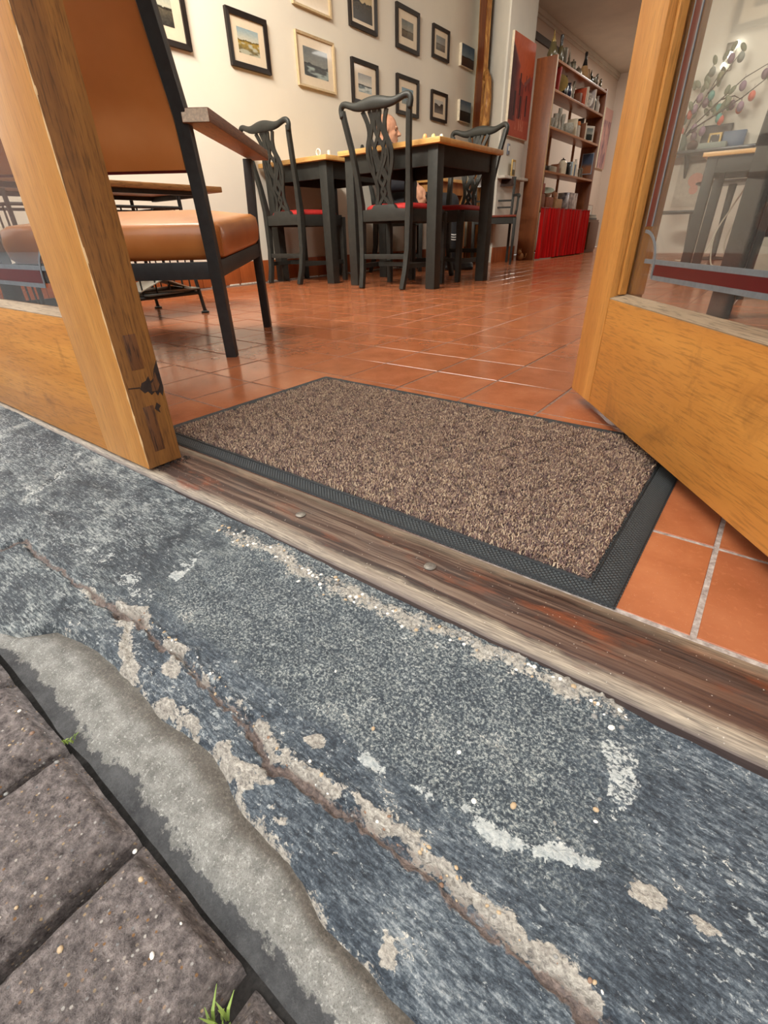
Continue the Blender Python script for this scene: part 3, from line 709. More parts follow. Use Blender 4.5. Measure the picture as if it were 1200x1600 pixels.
# ================================================================== DOORS
SILVER = plain('silver_tape', (122, 130, 134), .4, .3, var=.12, scale=120)
REDTAPE = plain('red_tape', (84, 12, 20), .3, 0, coat=.3)
GREYW = wood('weathered_ledge', (176, 156, 128), (112, 88, 62), 'x', .7, 1, .6)
def leaf(name, label, loc, rotz, sgn, width, zb, stile, zr, up_z, lo_z, s_in):
    """glazed door leaf; local x runs from the free edge to the hinge (times sgn), y is depth from the street face"""
    th = .055; top = 2.10
    root = thing(name, label, 'door', loc, rotz); root['kind'] = 'structure'
    def bx(mb, s0, s1, d0, d1, z0, z1):
        a, b = sorted((sgn*s0, sgn*s1)); return mb.box(a, b, d0, d1, z0, z1)
    build('stile', bx(MB(), 0, stile, 0, th, zb, top), DOORW_Z, root, bevel=.0022)
    build('stile', bx(MB(), width-.10, width, 0, th, zb, top), DOORW_Z, root, bevel=.0022)
    rail = build('bottom_rail', bx(MB(), stile+.0006, width-.1006, .0008, th-.0008, zb, zr), DOORW_X, root, bevel=.002)
    # sloping worn ledge on top of the rail
    a, b = sgn*(stile), sgn*(width-.10)
    mb = MB().add([(a, .001, zr), (b, .001, zr), (b, .024, zr+.007), (a, .024, zr+.007), (a, .024, zr-.002), (b, .024, zr-.002), (a, .001, zr-.002), (b, .001, zr-.002)],
                  [(0, 1, 2, 3), (3, 2, 5, 4), (6, 7, 1, 0), (4, 5, 7, 6), (0, 3, 4, 6), (1, 7, 5, 2)])
    build('ledge', mb, GREYW, rail)
    build('top_rail', bx(MB(), stile, width-.10, 0, th, top-.12, top), DOORW_X, root, bevel=.002)
    for q in (0, 1):
        s0 = stile+.0025 if q == 0 else width-.10-.0125
        build('glazing_bead', bx(MB(), s0, s0+.010, .010, .022, zr+.006, top-.12), DOORW_Z, root, bevel=.002)
        build('glazing_bead', bx(MB(), s0, s0+.012, .028, .05, zr+.006, top-.12), DOORW_Z, root, bevel=.002)
    pane = build('pane', bx(MB(), stile-.004, width-.096, .0225, .0265, zr-.004, top-.116), GLASS, root)
    # border of silver and red tape on the glass, with a rounded corner
    y0, y1 = .0212, .0224
    def tape(pts, w, m, nm):
        build(nm, MB().sweep([(sgn*p[0], (y0+y1)/2, p[1]) for p in pts], w, y1-y0, (0, 0, 1) if abs(pts[0][0]-pts[-1][0]) > abs(pts[0][1]-pts[-1][1]) else (1, 0, 0)), m, pane)
    s1 = width-.10-.03; si = s_in
    tape([(si+.022, up_z), (s1, up_z)], .0062, SILVER, 'silver_line')
    tape([(si+.058, lo_z), (s1, lo_z)], .0062, SILVER, 'silver_line')
    tape([(si+.058, (up_z+lo_z)/2), (s1, (up_z+lo_z)/2)], up_z-lo_z-.0064, REDTAPE, 'red_band')
    tape([(si, .306), (si, 1.90)], .0035, SILVER, 'silver_line')
    tape([(si+.020, .306), (si+.020, 1.90)], .0035, SILVER, 'silver_line')
    tape([(si+.010, .306), (si+.010, 1.90)], .0164, REDTAPE, 'red_band')
    arc = [(si+.004+.050*math.sin(a), .254+.046*math.cos(a)) for a in np.linspace(0, math.pi/2*1.0, 12)]+[(si+.056, lo_z-.002)]
    mb = MB()
    mb.sweep([(sgn*p[0], (y0+y1)/2-.0008, p[1]) for p in arc], .0012, .0045, (0, 1, 0)); build('silver_corner', mb, SILVER, pane)
    return root
left = leaf('door_1', 'orange wooden glazed door leaf standing closed on the threshold', (-.047, -.753, 0), 0, -1, .815, .006, .128, .212, .272, .248, .150)
right = leaf('door_2', 'orange wooden glazed door leaf swung open over the doormat', (.35, -.045, 0), math.atan2(-.809, .588), 1, .816, .022, .098, .203, .2605, .2400, .127)
# meeting edge of the closed leaf: weathered oak with tenon ends and a broken notch
ed = build('meeting_edge', MB().box(.0002, .0022, .001, .054, .007, 2.1), EDGEW, left, bevel=.0006)
mb = MB(); pts = [(.0008+random.uniform(-.0006, .0006), .0012+random.uniform(-.0006, .0006), z) for z in np.linspace(.01, 2.09, 160)]
mb.tube(pts, [random.uniform(.0004, .0017) for _ in pts], 5); build('worn_arris', mb, plain('bare_wood', (216, 180, 128), .7), ed)
DARKW = plain('old_dark_wood', (40, 26, 18), .8, var=.4, scale=150)
TEN = wood('tenon_end', (120, 74, 34), (66, 40, 20), 'z', .7, 1, .9)
build('tenon', MB().box(.0012, .0029, .016, .032, .030, .098), TEN, ed, bevel=.0004)
build('tenon', MB().box(.0012, .0029, .016, .034, .150, .196), TEN, ed, bevel=.0004)
mb = MB().prism([(.020, .1235), (.024, .131), (.031, .133), (.036, .1385), (.0375, .131), (.043, .134), (.0465, .146), (.0535, .157), (.0540, .118), (.050, .107), (.0465, .113), (.043, .109), (.040, .1155), (.034, .112), (.030, .118), (.025, .1165)], .0018, .0026, 'yz')
mb.prism([(.004, .1285), (.020, .1265), (.021, .1245), (.004, .1270)], .0018, .0026, 'yz').prism([(.033, .092), (.038, .100), (.043, .094), (.039, .090), (.040, .084), (.036, .088)], .0018, .0026, 'yz')
build('broken_notch', mb, DARKW, ed)
build('split_sliver', MB().prism([(.036, .117), (.044, .116), (.049, .124), (.047, .142), (.041, .130), (.037, .128)], .0020, .0034, 'yz'), TEN, ed)
mb = MB()
for _ in range(40):
    x, y = random.uniform(.002, .018), random.uniform(.006, .06); a = random.uniform(0, 3.1); l = random.uniform(.003, .010)
    mb.tube([(x, y, .0058), (x+l*.5*math.cos(a), y+l*.5*math.sin(a), .0085), (x+l*math.cos(a), y+l*math.sin(a), .0058)], .0004, 4)
o = build('dust_fluff', mb, plain('dust', (34, 28, 24), .95)); o.location = (-.047, -.753, 0); o['kind'] = 'stuff'; tag(o, 'dark dust fluff on the threshold at the foot of the closed door', 'dust')

# ================================================================== DOORMAT
mat_root = thing('doormat', 'brown flecked entrance mat with a black rubber border on the tiles', 'doormat', (0, 0, 0))
mx0, mx1, my0, my1 = -.206, .597, -.662, -.194
t = NT('rubber_border', .65, 0, .3)
v = t.coord('Object', (1, 1, 1), (0, 0, math.radians(45)))
ch = t.n.new('ShaderNodeTexVoronoi'); ch.feature = 'F1'; ch.distance = 'CHEBYCHEV'; ch.inputs['Scale'].default_value = 270; ch.inputs['Randomness'].default_value = 0.0; t.link(v, ch.inputs['Vector'])
k = t.gray(ch.outputs['Distance'], .25, .45); n = t.noise(t.coord('Object'), 30, 4)
t.color(t.mix(k, lin((74, 79, 80)), t.mix(n, lin((24, 26, 28)), lin((38, 41, 43)))))
inv = t.math('SUBTRACT', 1.0, k); t.bump(inv, .9, .0011)
RUB = t.m
BW = .033; by1 = .024
def ringbox(mb, o, i, z0, z1):
    (a, b, c, d), (e, f_, g_, h) = o, i
    P = [(a, c), (b, c), (b, d), (a, d)]; Q = [(e, g_), (f_, g_), (f_, h), (e, h)]
    vs = [(x, y, z0) for x, y in P]+[(x, y, z1*.55) for x, y in [(a+.002, c+.002), (b-.002, c+.002), (b-.002, d-.002), (a+.002, d-.002)]]+[(x, y, z1) for x, y in Q]
    fs = []
    for k in range(4):
        fs += [(k, (k+1) % 4, 4+(k+1) % 4, 4+k), (4+k, 4+(k+1) % 4, 8+(k+1) % 4, 8+k)]
    fs.append((8, 9, 10, 11)); return mb.add(vs, fs)
cx0, cx1, cy0, cy1 = mx0+BW, mx1-BW, my0+BW-.006, my1-BW+.002
bd = build('rubber_border', ringbox(MB(), (mx0, mx1, my0, my1), (cx0, cx1, cy0, cy1), .0006, .0040), RUB, mat_root)
mb = MB()
lip = [(cx0-.004, cy0-.004), (cx1+.004, cy0-.004), (cx1+.004, cy1+.004), (cx0-.004, cy1+.004)]
mb.tube([(x, y, .0040) for x, y in lip], .0018, 6, closed=True); build('border_lip', mb, plain('rubber_smooth', (44, 47, 48), .5), mat_root)
# pile: short looped fibres, flattened along zigzag grooves
N = 150000
px = RNG.uniform(cx0, cx1, N); py = RNG.uniform(cy0, cy1, N)
def groove(x, y):
    # broken lines of a lattice, each cell tilted alternately
    a = (x+y*.35)/.052; b = (y-x*.25)/.044
    ia, ib = np.floor(a), np.floor(b); fa, fb = a-ia-.5, b-ib-.5
    flip = np.where((ia+ib) % 2 == 0, 1.0, -1.0)
    u = fa*flip*.8+fb*.6
    return np.exp(-(u/.085)**2)*(np.abs(fa*.6*flip-fb*.8) < .40)
gr = groove(px, py)
an = RNG.uniform(0, 2*np.pi, N); L = RNG.uniform(.0025, .0055, N); wd = RNG.uniform(.00035, .0006, N)
h0 = .0058+.0018*fbm(px*60, py*60, 2, 50)-.0042*gr
dx, dy = np.cos(an)*L, np.sin(an)*L; sx, sy = -np.sin(an)*wd, np.cos(an)*wd
hm = h0+RNG.uniform(.0008, .0034, N); cvx, cvy = RNG.normal(0, .0010, N), RNG.normal(0, .0010, N)
z0 = np.full(N, .0040)
V = np.stack([np.stack([px-dx/2-sx, py-dy/2-sy, z0], 1), np.stack([px-dx/2+sx, py-dy/2+sy, z0], 1),
              np.stack([px+cvx-sx, py+cvy-sy, hm], 1), np.stack([px+cvx+sx, py+cvy+sy, hm], 1),
              np.stack([px+dx/2-sx, py+dy/2-sy, h0-.0012], 1), np.stack([px+dx/2+sx, py+dy/2+sy, h0-.0012], 1)], 1).reshape(-1, 3)
b = np.arange(N)[:, None]*6
F = np.concatenate([b+np.array([0, 1, 3, 2]), b+np.array([2, 3, 5, 4])], 0)
pal = np.array([lin(c)[:3] for c in ((200, 178, 148), (170, 144, 122), (150, 124, 108), (126, 102, 94), (108, 86, 82), (88, 70, 72), (72, 58, 60))])
pick = RNG.choice(len(pal), N, p=[.24, .20, .16, .14, .11, .09, .06])
cl = pal[pick]*RNG.uniform(.85, 1.12, N)[:, None]*(1-.62*gr)[:, None]
cl = np.concatenate([cl, np.ones((N, 1))], 1)
t = NT('carpet_fibre', .8, 0, .25); t.color(t.attr('fibre', 'Color')); 
pile = fast('pile', V, F, t.m, mat_root, False, dict(fibre=np.repeat(cl, 6, 0)), kind='stuff')
t = NT('carpet_backing', .9); n = t.noise(t.coord('Object'), 420, 3); t.color(t.ramp(n, [(.35, lin((58, 46, 46))), (.65, lin((128, 104, 90)))]))
build('carpet_backing', MB().box(cx0, cx1, cy0, cy1, .002, .0050), t.m, mat_root)

# ================================================================== FURNITURE
BLACK = plain('black_paint', (45, 46, 43), .5, 0, .35, var=.18, scale=30)
BLACKM = plain('black_steel', (40, 44, 45), .45, 0, .45, var=.2, scale=50)
REDSEAT = plain('red_cloth', (168, 30, 26), .75, var=.15, scale=120, bump=.2)
PINE = wood('pine_top', (232, 190, 120), (204, 150, 82), 'x', .38, 1, .3)
def dining_chair(name, label, loc, rotz, group):
    """pierced splat back; faces local +y"""
    r = thing(name, label, 'chair', loc, rotz, group)
    for s in (-1, 1):
        pts = [(s*.150, -.262, 0), (s*.157, -.232, .10), (s*.163, -.212, .22), (s*.166, -.205, .38), (s*.168, -.205, .46), (s*.176, -.225, .60), (s*.190, -.255, .74), (s*.208, -.285, .86), (s*.214, -.292, .902)]
        build('leg', MB().sweep(pts, [.030, .030, .031, .034, .034, .030, .029, .028, .026], [.034, .034, .036, .042, .040, .030, .027, .026, .026], (1, 0, 0)), BLACK, r, bevel=.004)
        build('leg', MB().sweep([(s*.205, .195, 0), (s*.205, .195, .42)], [.032, .038], [.032, .038], (1, 0, 0)), BLACK, r, bevel=.003)
    # crest rail: one serpentine piece that turns down into the posts at its ears
    key = [(-.2135, .872), (-.221, .895), (-.222, .912), (-.214, .924), (-.200, .929), (-.180, .926), (-.150, .916), (-.115, .911), (-.080, .917), (-.040, .926), (0, .929)]
    key = key+[(-x, z) for x, z in key[-2::-1]]
    hk = [.026, .028, .030, .031, .031, .031, .033, .040, .050, .058, .060]; hk = hk+hk[-2::-1]
    tq = np.linspace(0, len(key)-1, 61); rings = []
    kx = np.interp(tq, range(len(key)), [q[0] for q in key]); kz = np.interp(tq, range(len(key)), [q[1] for q in key]); kh = np.interp(tq, range(len(key)), hk)
    for _ in range(3):
        kx[1:-1] = (kx[:-2]+2*kx[1:-1]+kx[2:])/4; kz[1:-1] = (kz[:-2]+2*kz[1:-1]+kz[2:])/4
    for i in range(61):
        a_, b_ = max(i-1, 0), min(i+1, 60); tx, tz = kx[b_]-kx[a_], kz[b_]-kz[a_]; L_ = math.hypot(tx, tz); nx_, nz_ = -tz/L_, tx/L_
        y = -.293-.014*(1-(kx[i]/.222)**2); off = -(kh[i]-.030)/2
        rings.append([(kx[i]+nx_*(off+kh[i]/2*math.sin(q)), y+.0145*math.cos(q), kz[i]+nz_*(off+kh[i]/2*math.sin(q))) for q in np.linspace(0, 2*math.pi, 12, endpoint=False)])
    build('crest_rail', MB().ring(rings), BLACK, r, smooth=True)
    # pierced splat
    def P(x, tt_):
        z = .452+tt_*(.885-.452); y = -.203-.094*tt_**1.25; return (x, y, z)
    mb = MB()
    def strand(tab, w):
        tb = np.linspace(tab[0][0], tab[-1][0], 26)
        ts = [a for a, _ in tab]; xv = [b for _, b in tab]
        # smooth interpolation
        for s in (-1, 1):
            pts = []
            for q in tb:
                x = np.interp(q, ts, xv); x = (x+np.interp(min(q+.02, ts[-1]), ts, xv)+np.interp(max(q-.02, ts[0]), ts, xv))/3
                pts.append(P(s*x, q))
            mb.sweep(pts, .011, w, (0, 1, 0))
    strand([(0, .056), (.06, .048), (.12, .040), (.2, .036), (.3, .046), (.4, .064), (.5, .078), (.6, .080), (.68, .070), (.74, .056), (.80, .050), (.88, .054), (.94, .064), (1.0, .078)], .022)
    strand([(0, -.044), (.10, 0.0), (.16, .018), (.22, .0), (.30, -.024), (.40, .0), (.48, .024), (.56, .042), (.64, .030), (.70, .010), (.745, .0), (.80, -.014), (.88, -.012), (1.0, -.004)], .018)
    strand([(.26, -.044), (.36, -.026), (.44, -.006), (.50, .012), (.58, .022), (.66, .034), (.74, .050)], .016)
    strand([(.34, .050), (.42, .048), (.52, .056), (.62, .056), (.72, .056)], .012)
    strand([(.72, .050), (.80, .036), (.90, .022), (1.0, .034)], .019)
    build('splat', mb, BLACK, r)
    mb = MB().prism([(-.150, .372), (.150, .372), (.150, .432), (.085, .436), (.070, .456), (-.070, .456), (-.085, .436), (-.150, .432)], -.220, -.188, 'xz')
    build('rear_rail', mb, BLACK, r, bevel=.002)
    for s in (-1, 1):
        build('side_rail', MB().hexa([(s*.152, -.19, .365), (s*.176, -.19, .365), (s*.218, .18, .365), (s*.192, .18, .365)], [(s*.152, -.19, .432), (s*.176, -.19, .432), (s*.218, .18, .432), (s*.192, .18, .432)]), BLACK, r, bevel=.002)
        build('side_stretcher', MB().hexa([(s*.150, -.215, .115), (s*.168, -.215, .115), (s*.210, .18, .115), (s*.196, .18, .115)], [(s*.150, -.215, .142), (s*.168, -.215, .142), (s*.210, .18, .142), (s*.196, .18, .142)]), BLACK, r)
    build('front_rail', MB().box(-.192, .192, .180, .212, .365, .432), BLACK, r, bevel=.002)
    build('rear_stretcher', MB().box(-.150, .150, -.229, -.212, .168, .196), BLACK, r, bevel=.001)
    build('cross_stretcher', MB().box(-.175, .175, -.01, .012, .116, .140), BLACK, r)
    # drop-in cushion
    rings = []
    for z, k in ((.430, 1.0), (.440, 1.01), (.450, .99), (.460, .90), (.466, .70), (.468, .35)):
        ring_ = []
        for q in np.linspace(0, 2*math.pi, 28, endpoint=False):
            cx_, cy_ = math.cos(q), math.sin(q); m_ = max(abs(cx_), abs(cy_))**.75
            yy_ = cy_/m_*.185*k; ww = .175+.04*((yy_+.185)/.37)
            ring_.append((cx_/m_*ww*k, max(-.184, yy_), z))
        rings.append(ring_)
    build('seat', MB().ring(rings), REDSEAT, r, smooth=True)['label'] = 'red cloth drop-in cushion'
    return r
G1 = 'carved black dining chairs'
ch1 = dining_chair('dining_chair', 'black carved dining chair in front of the nearer square table, its back to the door', (-1.425, 1.862, 0), math.radians(6), G1)
ch2 = dup(ch1, (-2.312, 1.868, 0), math.radians(2), 'black carved dining chair behind the orange armchair, beside the wall', G1)
ch3 = dup(ch1, (-1.385, 2.43, 0), math.radians(176), 'black carved dining chair on the far side of the nearer square table, facing the door', G1)
ch4 = dup(ch1, (-2.315, 3.075, 0), math.radians(-54), 'black carved dining chair the bald man sits on', G1)

def table(name, label, loc, rotz, lx, ly, h, group=None, top=PINE, leg=.066, legm=BLACK, pad=.03, ap=.095):
    r = thing(name, label, 'table', loc, rotz, group)
    build('table_top', MB().box(-lx/2, lx/2, -ly/2, ly/2, h-.026, h), top, r, bevel=.004)
    a, b = lx/2-pad, ly/2-pad
    for sx in (-1, 1):
        for sy in (-1, 1):
            x, y = sx*(a-leg/2), sy*(b-leg/2)
            build('leg', MB().box(x-leg/2, x+leg/2, y-leg/2, y+leg/2, 0, h-.0262), legm, r, bevel=.003)
    for sy in (-1, 1):
        y = sy*(b-.018); build('apron', MB().box(-a+leg, a-leg, y-.012, y+.012, h-.026-ap, h-.0262), legm, r, bevel=.001)
    for sx in (-1, 1):
        x = sx*(a-.018); build('apron', MB().box(x-.012, x+.012, -b+leg, b-leg, h-.026-ap, h-.0262), legm, r, bevel=.001)
    return r
table('dining_table', 'square pine topped table with black legs, nearest of the pair by the wall', (-1.415, 2.075, 0), math.radians(-1.5), .755, .755, .752, 'pine topped tables')
table('dining_table', 'pine topped table with black legs pushed against the picture wall', (-2.245, 2.10, 0), 0, .66, .755, .752, 'pine topped tables')
table('dining_table', 'small pine table farther back beside the white pier', (-2.32, 3.72, 0), 0, .46, .58, .735, 'pine topped tables', legm=wood('pine_leg', (206, 150, 84), (160, 100, 48), 'z', .5))
table('dining_table', 'pine topped table with grey legs seen through the open door glass', (.31, 3.98, 0), 0, .74, .74, .75, 'pine topped tables')
table('dining_table', 'table whose thick grey leg stands close behind the open door glass', (.86, 1.62, 0), 0, .90, .80, .76, 'pine topped tables', leg=.075)

# ---- low lounge armchair, black steel frame, orange vinyl pads; faces local +y, origin under the right rear leg
ORANGE = NT('orange_vinyl', .34, 0, .5, .1)
v = ORANGE.coord('Object'); n = ORANGE.noise(v, 4, 4); n2 = ORANGE.noise(v, 260, 3)
ORANGE.color(ORANGE.ramp(n, [(.3, lin((166, 100, 46))), (.5, lin((184, 116, 58))), (.72, lin((196, 130, 72)))])); ORANGE.bump(n2, .12, .001); ORANGE = ORANGE.m
ARMW = wood('arm_wood', (150, 104, 66), (92, 58, 36), 'y', .45, 1, .6)
WORNEND = plain('worn_wood_end', (206, 190, 166), .8, var=.2, scale=200)
ac = thing('armchair', 'low lounge armchair with orange vinyl seat and black frame, seen from behind', 'armchair', (-.588, -.171, 0), math.atan2(.79, -.61)-math.pi/2)
Wd = .60      # runs to local -x
def post(x):
    return [(x, .012, 0), (x, 0.0, .25), (x, -.018, .40), (x, -.045, .545), (x, -.135, .708), (x, -.205, .84)]
for x in (-.015, -Wd+.015):
    build('leg', MB().sweep(post(x), [.030]*6, [.032]*6, (1, 0, 0)), BLACKM, ac, bevel=.002)
    xl = x+(.012 if x > -.3 else -.012)
    build('leg', MB().sweep([(x, .535, 0), (x, .52, .27), (xl, .525, .53)], .028, .030, (1, 0, 0)), BLACKM, ac, bevel=.002)
    build('seat_rail', MB().hexa([(x-.012, .01, .212), (x+.012, .01, .212), (x+.012, .515, .245), (x-.012, .515, .245)], [(x-.012, .01, .252), (x+.012, .01, .252), (x+.012, .515, .286), (x-.012, .515, .286)]), BLACKM, ac, bevel=.001)
    xa = x+(.036 if x > -.3 else -.036)
    arm = build('armrest', MB().hexa([(xa-.032, -.065, .531), (xa+.032, -.065, .531), (xa+.032, .60, .534), (xa-.032, .60, .534)], [(xa-.032, -.065, .559), (xa+.032, -.065, .559), (xa+.032, .60, .562), (xa-.032, .60, .562)]), ARMW, ac, bevel=.003)
    build('worn_end', MB().box(xa-.030, xa+.030, -.0662, -.0652, .533, .557), WORNEND, arm)
build('rear_rail', MB().box(-Wd+.03, -.03, -.006, .018, .208, .250), BLACKM, ac, bevel=.001)
build('front_rail', MB().box(-Wd+.03, -.03, .50, .524, .246, .284), BLACKM, ac, bevel=.001)
def cushion(mb, x0, x1, y0, y1, z0, z1, dz=0.0, n=6):
    rings = []
    for z, k in ((0, 0), (.14, .010), (.5, .014), (.86, .010), (.97, -.004), (1.0, -.03)):
        ring_ = []
        for q in np.linspace(0, 2*math.pi, 44, endpoint=False):
            c_, s_ = math.cos(q), math.sin(q); e = .13
            ux = math.copysign(abs(c_)**e, c_); uy = math.copysign(abs(s_)**e, s_)
            hx, hy = (x1-x0)/2+k, (y1-y0)/2+k
            y = (y0+y1)/2+uy*hy
            ring_.append(((x0+x1)/2+ux*hx, y, z0+(z1-z0)*z+dz*(y-y0)/(y1-y0)))
        rings.append(ring_)
    # crown
    z = z1+.012
    ring_ = [((x0+x1)/2+(p[0]-(x0+x1)/2)*.6, (y0+y1)/2+(p[1]-(y0+y1)/2)*.6, p[2]+.010) for p in rings[-1]]
    rings.append(ring_); return mb.ring(rings)
seat = build('seat_cushion', cushion(MB(), -Wd+.012, -.006, .040, .53, .254, .345, .034), ORANGE, ac, smooth=True)
build('seam', MB().tube([(.0045, .031, .262), (.0045, .031, .330)], .0018, 6), ORANGE, seat)
# back pad leaning with the posts
nb = 14
def back_pt(u, w, d):
    """u across 0..1, w up 0..1, d depth"""
    z = .448+w*(.835-.448); y = np.interp(z, [.25, .40, .545, .708, .84], [0, -.018, -.045, -.135, -.205])
    return (-.034-(Wd-.068)*u, y+d, z)
V = []; 
for sgn_, dd_ in ((0, -.022), (1, .030)):
    for i in range(nb):
        for j in range(nb):
            u, w = i/(nb-1), j/(nb-1); bul = (1-(2*u-1)**6)*(1-(2*w-1)**6)
            V.append(back_pt(u, w, dd_*(.35+.65*bul)))
F = []
for i in range(nb-1):
    for j in range(nb-1):
        a = i*nb+j; F.append((a, a+nb, a+nb+1, a+1)); q = nb*nb+a; F.append((q, q+1, q+nb+1, q+nb))
ringi = [i*nb for i in range(nb)]+[(nb-1)*nb+j for j in range(1, nb)]+[i*nb+nb-1 for i in range(nb-2, -1, -1)]+[j for j in range(nb-2, 0, -1)]
for k in range(len(ringi)):
    a, b = ringi[k], ringi[(k+1) % len(ringi)]; F.append((b, a, a+nb*nb, b+nb*nb))
m_ = MB(); m_.add(V, F); bkp = build('back_pad', m_, ORANGE, ac, smooth='auto')
mb = MB().tube([back_pt(0, 0, 0), back_pt(1, 0, 0)], .006, 6); build('hem', mb, plain('dark_red_hem', (92, 22, 26), .6), bkp)

# ---- low table with wrought iron legs and a rod shelf
lt = thing('low_table', 'low wooden table on thin black iron legs behind the armchair', 'table', (-1.72, .06, 0))
TOPW = wood('low_table_top', (178, 134, 82), (120, 82, 46), 'y', .45, 1, .6)
build('table_top', MB().box(-.215, .215, -.51, .51, .482, .504), TOPW, lt, bevel=.004)
mb = MB().box(-.20, .20, -.45, -.43, .462, .4818).box(-.20, .20, .40, .42, .462, .4818).box(.185, .20, -.43, .40, .466, .4818).box(-.20, -.185, -.43, .40, .466, .4818)
build('apron_frame', mb, BLACKM, lt)
legs = [(.205, .29), (-.155, .27), (.205, -.36), (-.155, -.36)]
for x, y in legs:
    g_ = build('leg', MB().tube([(x*.97, y, .463), (x, y, .14), (x*1.04, y*1.04, .004)], .008, 8), BLACKM, lt, smooth='auto')
    build('foot', MB().lathe([(.018, 0), (.018, .006), (.009, .010), (.009, .016)], 12, (x*1.04, y*1.04, .001)), BLACKM, g_)
for x in (.205, -.155):
    build('side_bar', MB().tube([(x*.98, -.36, .42), (x*.98, .29, .42)], .006, 6), BLACKM, lt)
    build('shelf_bar', MB().tube([(x, -.37, .088), (x, .30, .088)], .008, 6), BLACKM, lt)
    for y in np.linspace(-.30, .22, 9):
        build('rod', MB().tube([(x*.985, y, .42), (x, y, .088)], .0035, 5), BLACKM, lt)
for y in (.29, -.36):
    build('shelf_bar', MB().tube([(-.155, y, .088), (.205, y, .088)], .007, 6), BLACKM, lt)
    build('side_bar', MB().tube([(-.152, y, .42), (.20, y, .42)], .006, 6), BLACKM, lt)
    for x in np.linspace(-.10, .15, 5): build('rod', MB().tube([(x, y, .42), (x, y, .088)], .0035, 5), BLACKM, lt)
for x in np.linspace(-.10, .16, 7): build('shelf_rod', MB().tube([(x, -.36, .091), (x, .29, .091)], .004, 5), BLACKM, lt)
PAPER = [plain('magazine_grey', (128, 130, 122), .4), plain('magazine_dark', (84, 88, 86), .4), plain('magazine_pale', (172, 172, 160), .4)]
for k, (x, y, a, z, nm) in enumerate(((-1.60, .21, .2, .0963, 'dark grey magazine lowest on the iron shelf of the low table'), (-1.61, .22, -.1, .1043, 'grey magazine in the middle of the pile under the low table'))):
    o = build('magazine', MB().box(-.10, .10, -.14, .14, 0, .007), PAPER[1-k], bevel=.001); o.location = (x, y, z); o.rotation_euler = (0, 0, a); tag(o, nm, 'magazine', 'magazines on the low table shelf')
V = [(-.11, -.14, 0), (0, -.14, .045), (.11, -.14, 0), (-.11, .14, 0), (0, .14, .03), (.11, .14, 0), (-.11, -.14, .004), (0, -.14, .049), (.11, -.14, .004), (-.11, .14, .004), (0, .14, .034), (.11, .14, .004)]
mb = MB().add(V, [(0, 1, 4, 3), (1, 2, 5, 4), (6, 9, 10, 7), (7, 10, 11, 8), (0, 6, 7, 1), (1, 7, 8, 2), (3, 4, 10, 9), (4, 5, 11, 10), (0, 3, 9, 6), (2, 8, 11, 5)])
o = build('magazine', mb, PAPER[2]); o.location = (-1.62, .21, .1123); o.rotation_euler = (0, 0, 1.35); tag(o, 'pale open magazine tented on top of the pile under the low table', 'magazine', 'magazines on the low table shelf')

# ---- wooden elbow chair by the pier
DKW = plain('dark_mahogany', (48, 30, 24), .35, coat=.2)
ec = thing('elbow_chair', 'dark open armchair with thin legs in front of the white pier', 'chair', (-1.955, 4.285, 0), math.radians(-152))
for s in (-1, 1):
    build('leg', MB().sweep([(s*.19, -.24, 0), (s*.19, -.205, .43), (s*.195, -.225, .60), (s*.20, -.27, .79)], .026, .028, (1, 0, 0)), BLACK, ec, bevel=.002)
    build('leg', MB().sweep([(s*.20, .20, 0), (s*.205, .19, .42)], [.022, .030], [.022, .030], (1, 0, 0)), BLACK, ec, bevel=.002)
    build('arm', MB().tube([(s*.198, -.235, .63), (s*.225, -.10, .625), (s*.235, .06, .615), (s*.228, .10, .60)], [.011, .013, .014, .016], 8), BLACK, ec, smooth=True)
    build('arm_post', MB().tube([(s*.205, .12, .42), (s*.222, .10, .50), (s*.228, .09, .605)], [.014, .011, .012], 8), BLACK, ec, smooth=True)
    build('side_rail', MB().box(s*.205-.012, s*.205+.012, -.20, .19, .37, .425), BLACK, ec)
build('front_rail', MB().box(-.19, .19, .178, .202, .37, .425), BLACK, ec)
build('rear_rail', MB().box(-.18, .18, -.216, -.194, .37, .425), BLACK, ec)
build('top_rail', MB().hexa([(-.195, -.255, .71), (.195, -.255, .71), (.195, -.235, .71), (-.195, -.235, .71)], [(-.20, -.282, .795), (.20, -.282, .795), (.20, -.262, .795), (-.20, -.262, .795)]), DKW, ec, bevel=.004)
build('back_slat', MB().box(-.185, .185, -.232, -.218, .575, .592), BLACK, ec)
build('back_slat', MB().box(-.185, .185, -.226, -.212, .515, .530), BLACK, ec)
build('seat', MB().box(-.215, .215, -.19, .215, .425, .445), plain('brown_seat', (120, 52, 34), .5), ec, bevel=.008)

# ================================================================== PICTURES
t = NT('painted_art', .45, 0, .4); t.color(t.attr('paint', 'Color')); ART = t.m
t = NT('print_under_glass', .25, 0, .5, .6, .03); t.color(t.attr('paint', 'Color')); ARTG = t.m
def srgb_lin(a):
    a = np.clip(np.asarray(a, float)/255, 0, 1); return np.where(a <= .04045, a/12.92, ((a+.055)/1.055)**2.4)
def art_mesh(name, w, h, fn, parent, x, mat=None, nx=44, ny=44):
    u = np.linspace(0, 1, nx); v = np.linspace(0, 1, ny); U, V_ = np.meshgrid(u, v, indexing='ij')
    c = srgb_lin(fn(U, V_)).reshape(-1, 3); c = np.concatenate([c, np.ones((len(c), 1))], 1)
    P = np.stack([np.full(U.shape, x), (U-.5)*w, (V_-.5)*h], -1).reshape(-1, 3)
    return fast(name, P, gridfaces(nx, ny), mat or ART, parent, False, dict(paint=c))
def C3(*c): return np.array(c, float)
def lerp(a, b, t): t = np.asarray(t)[..., None]; return a*(1-t)+b*t
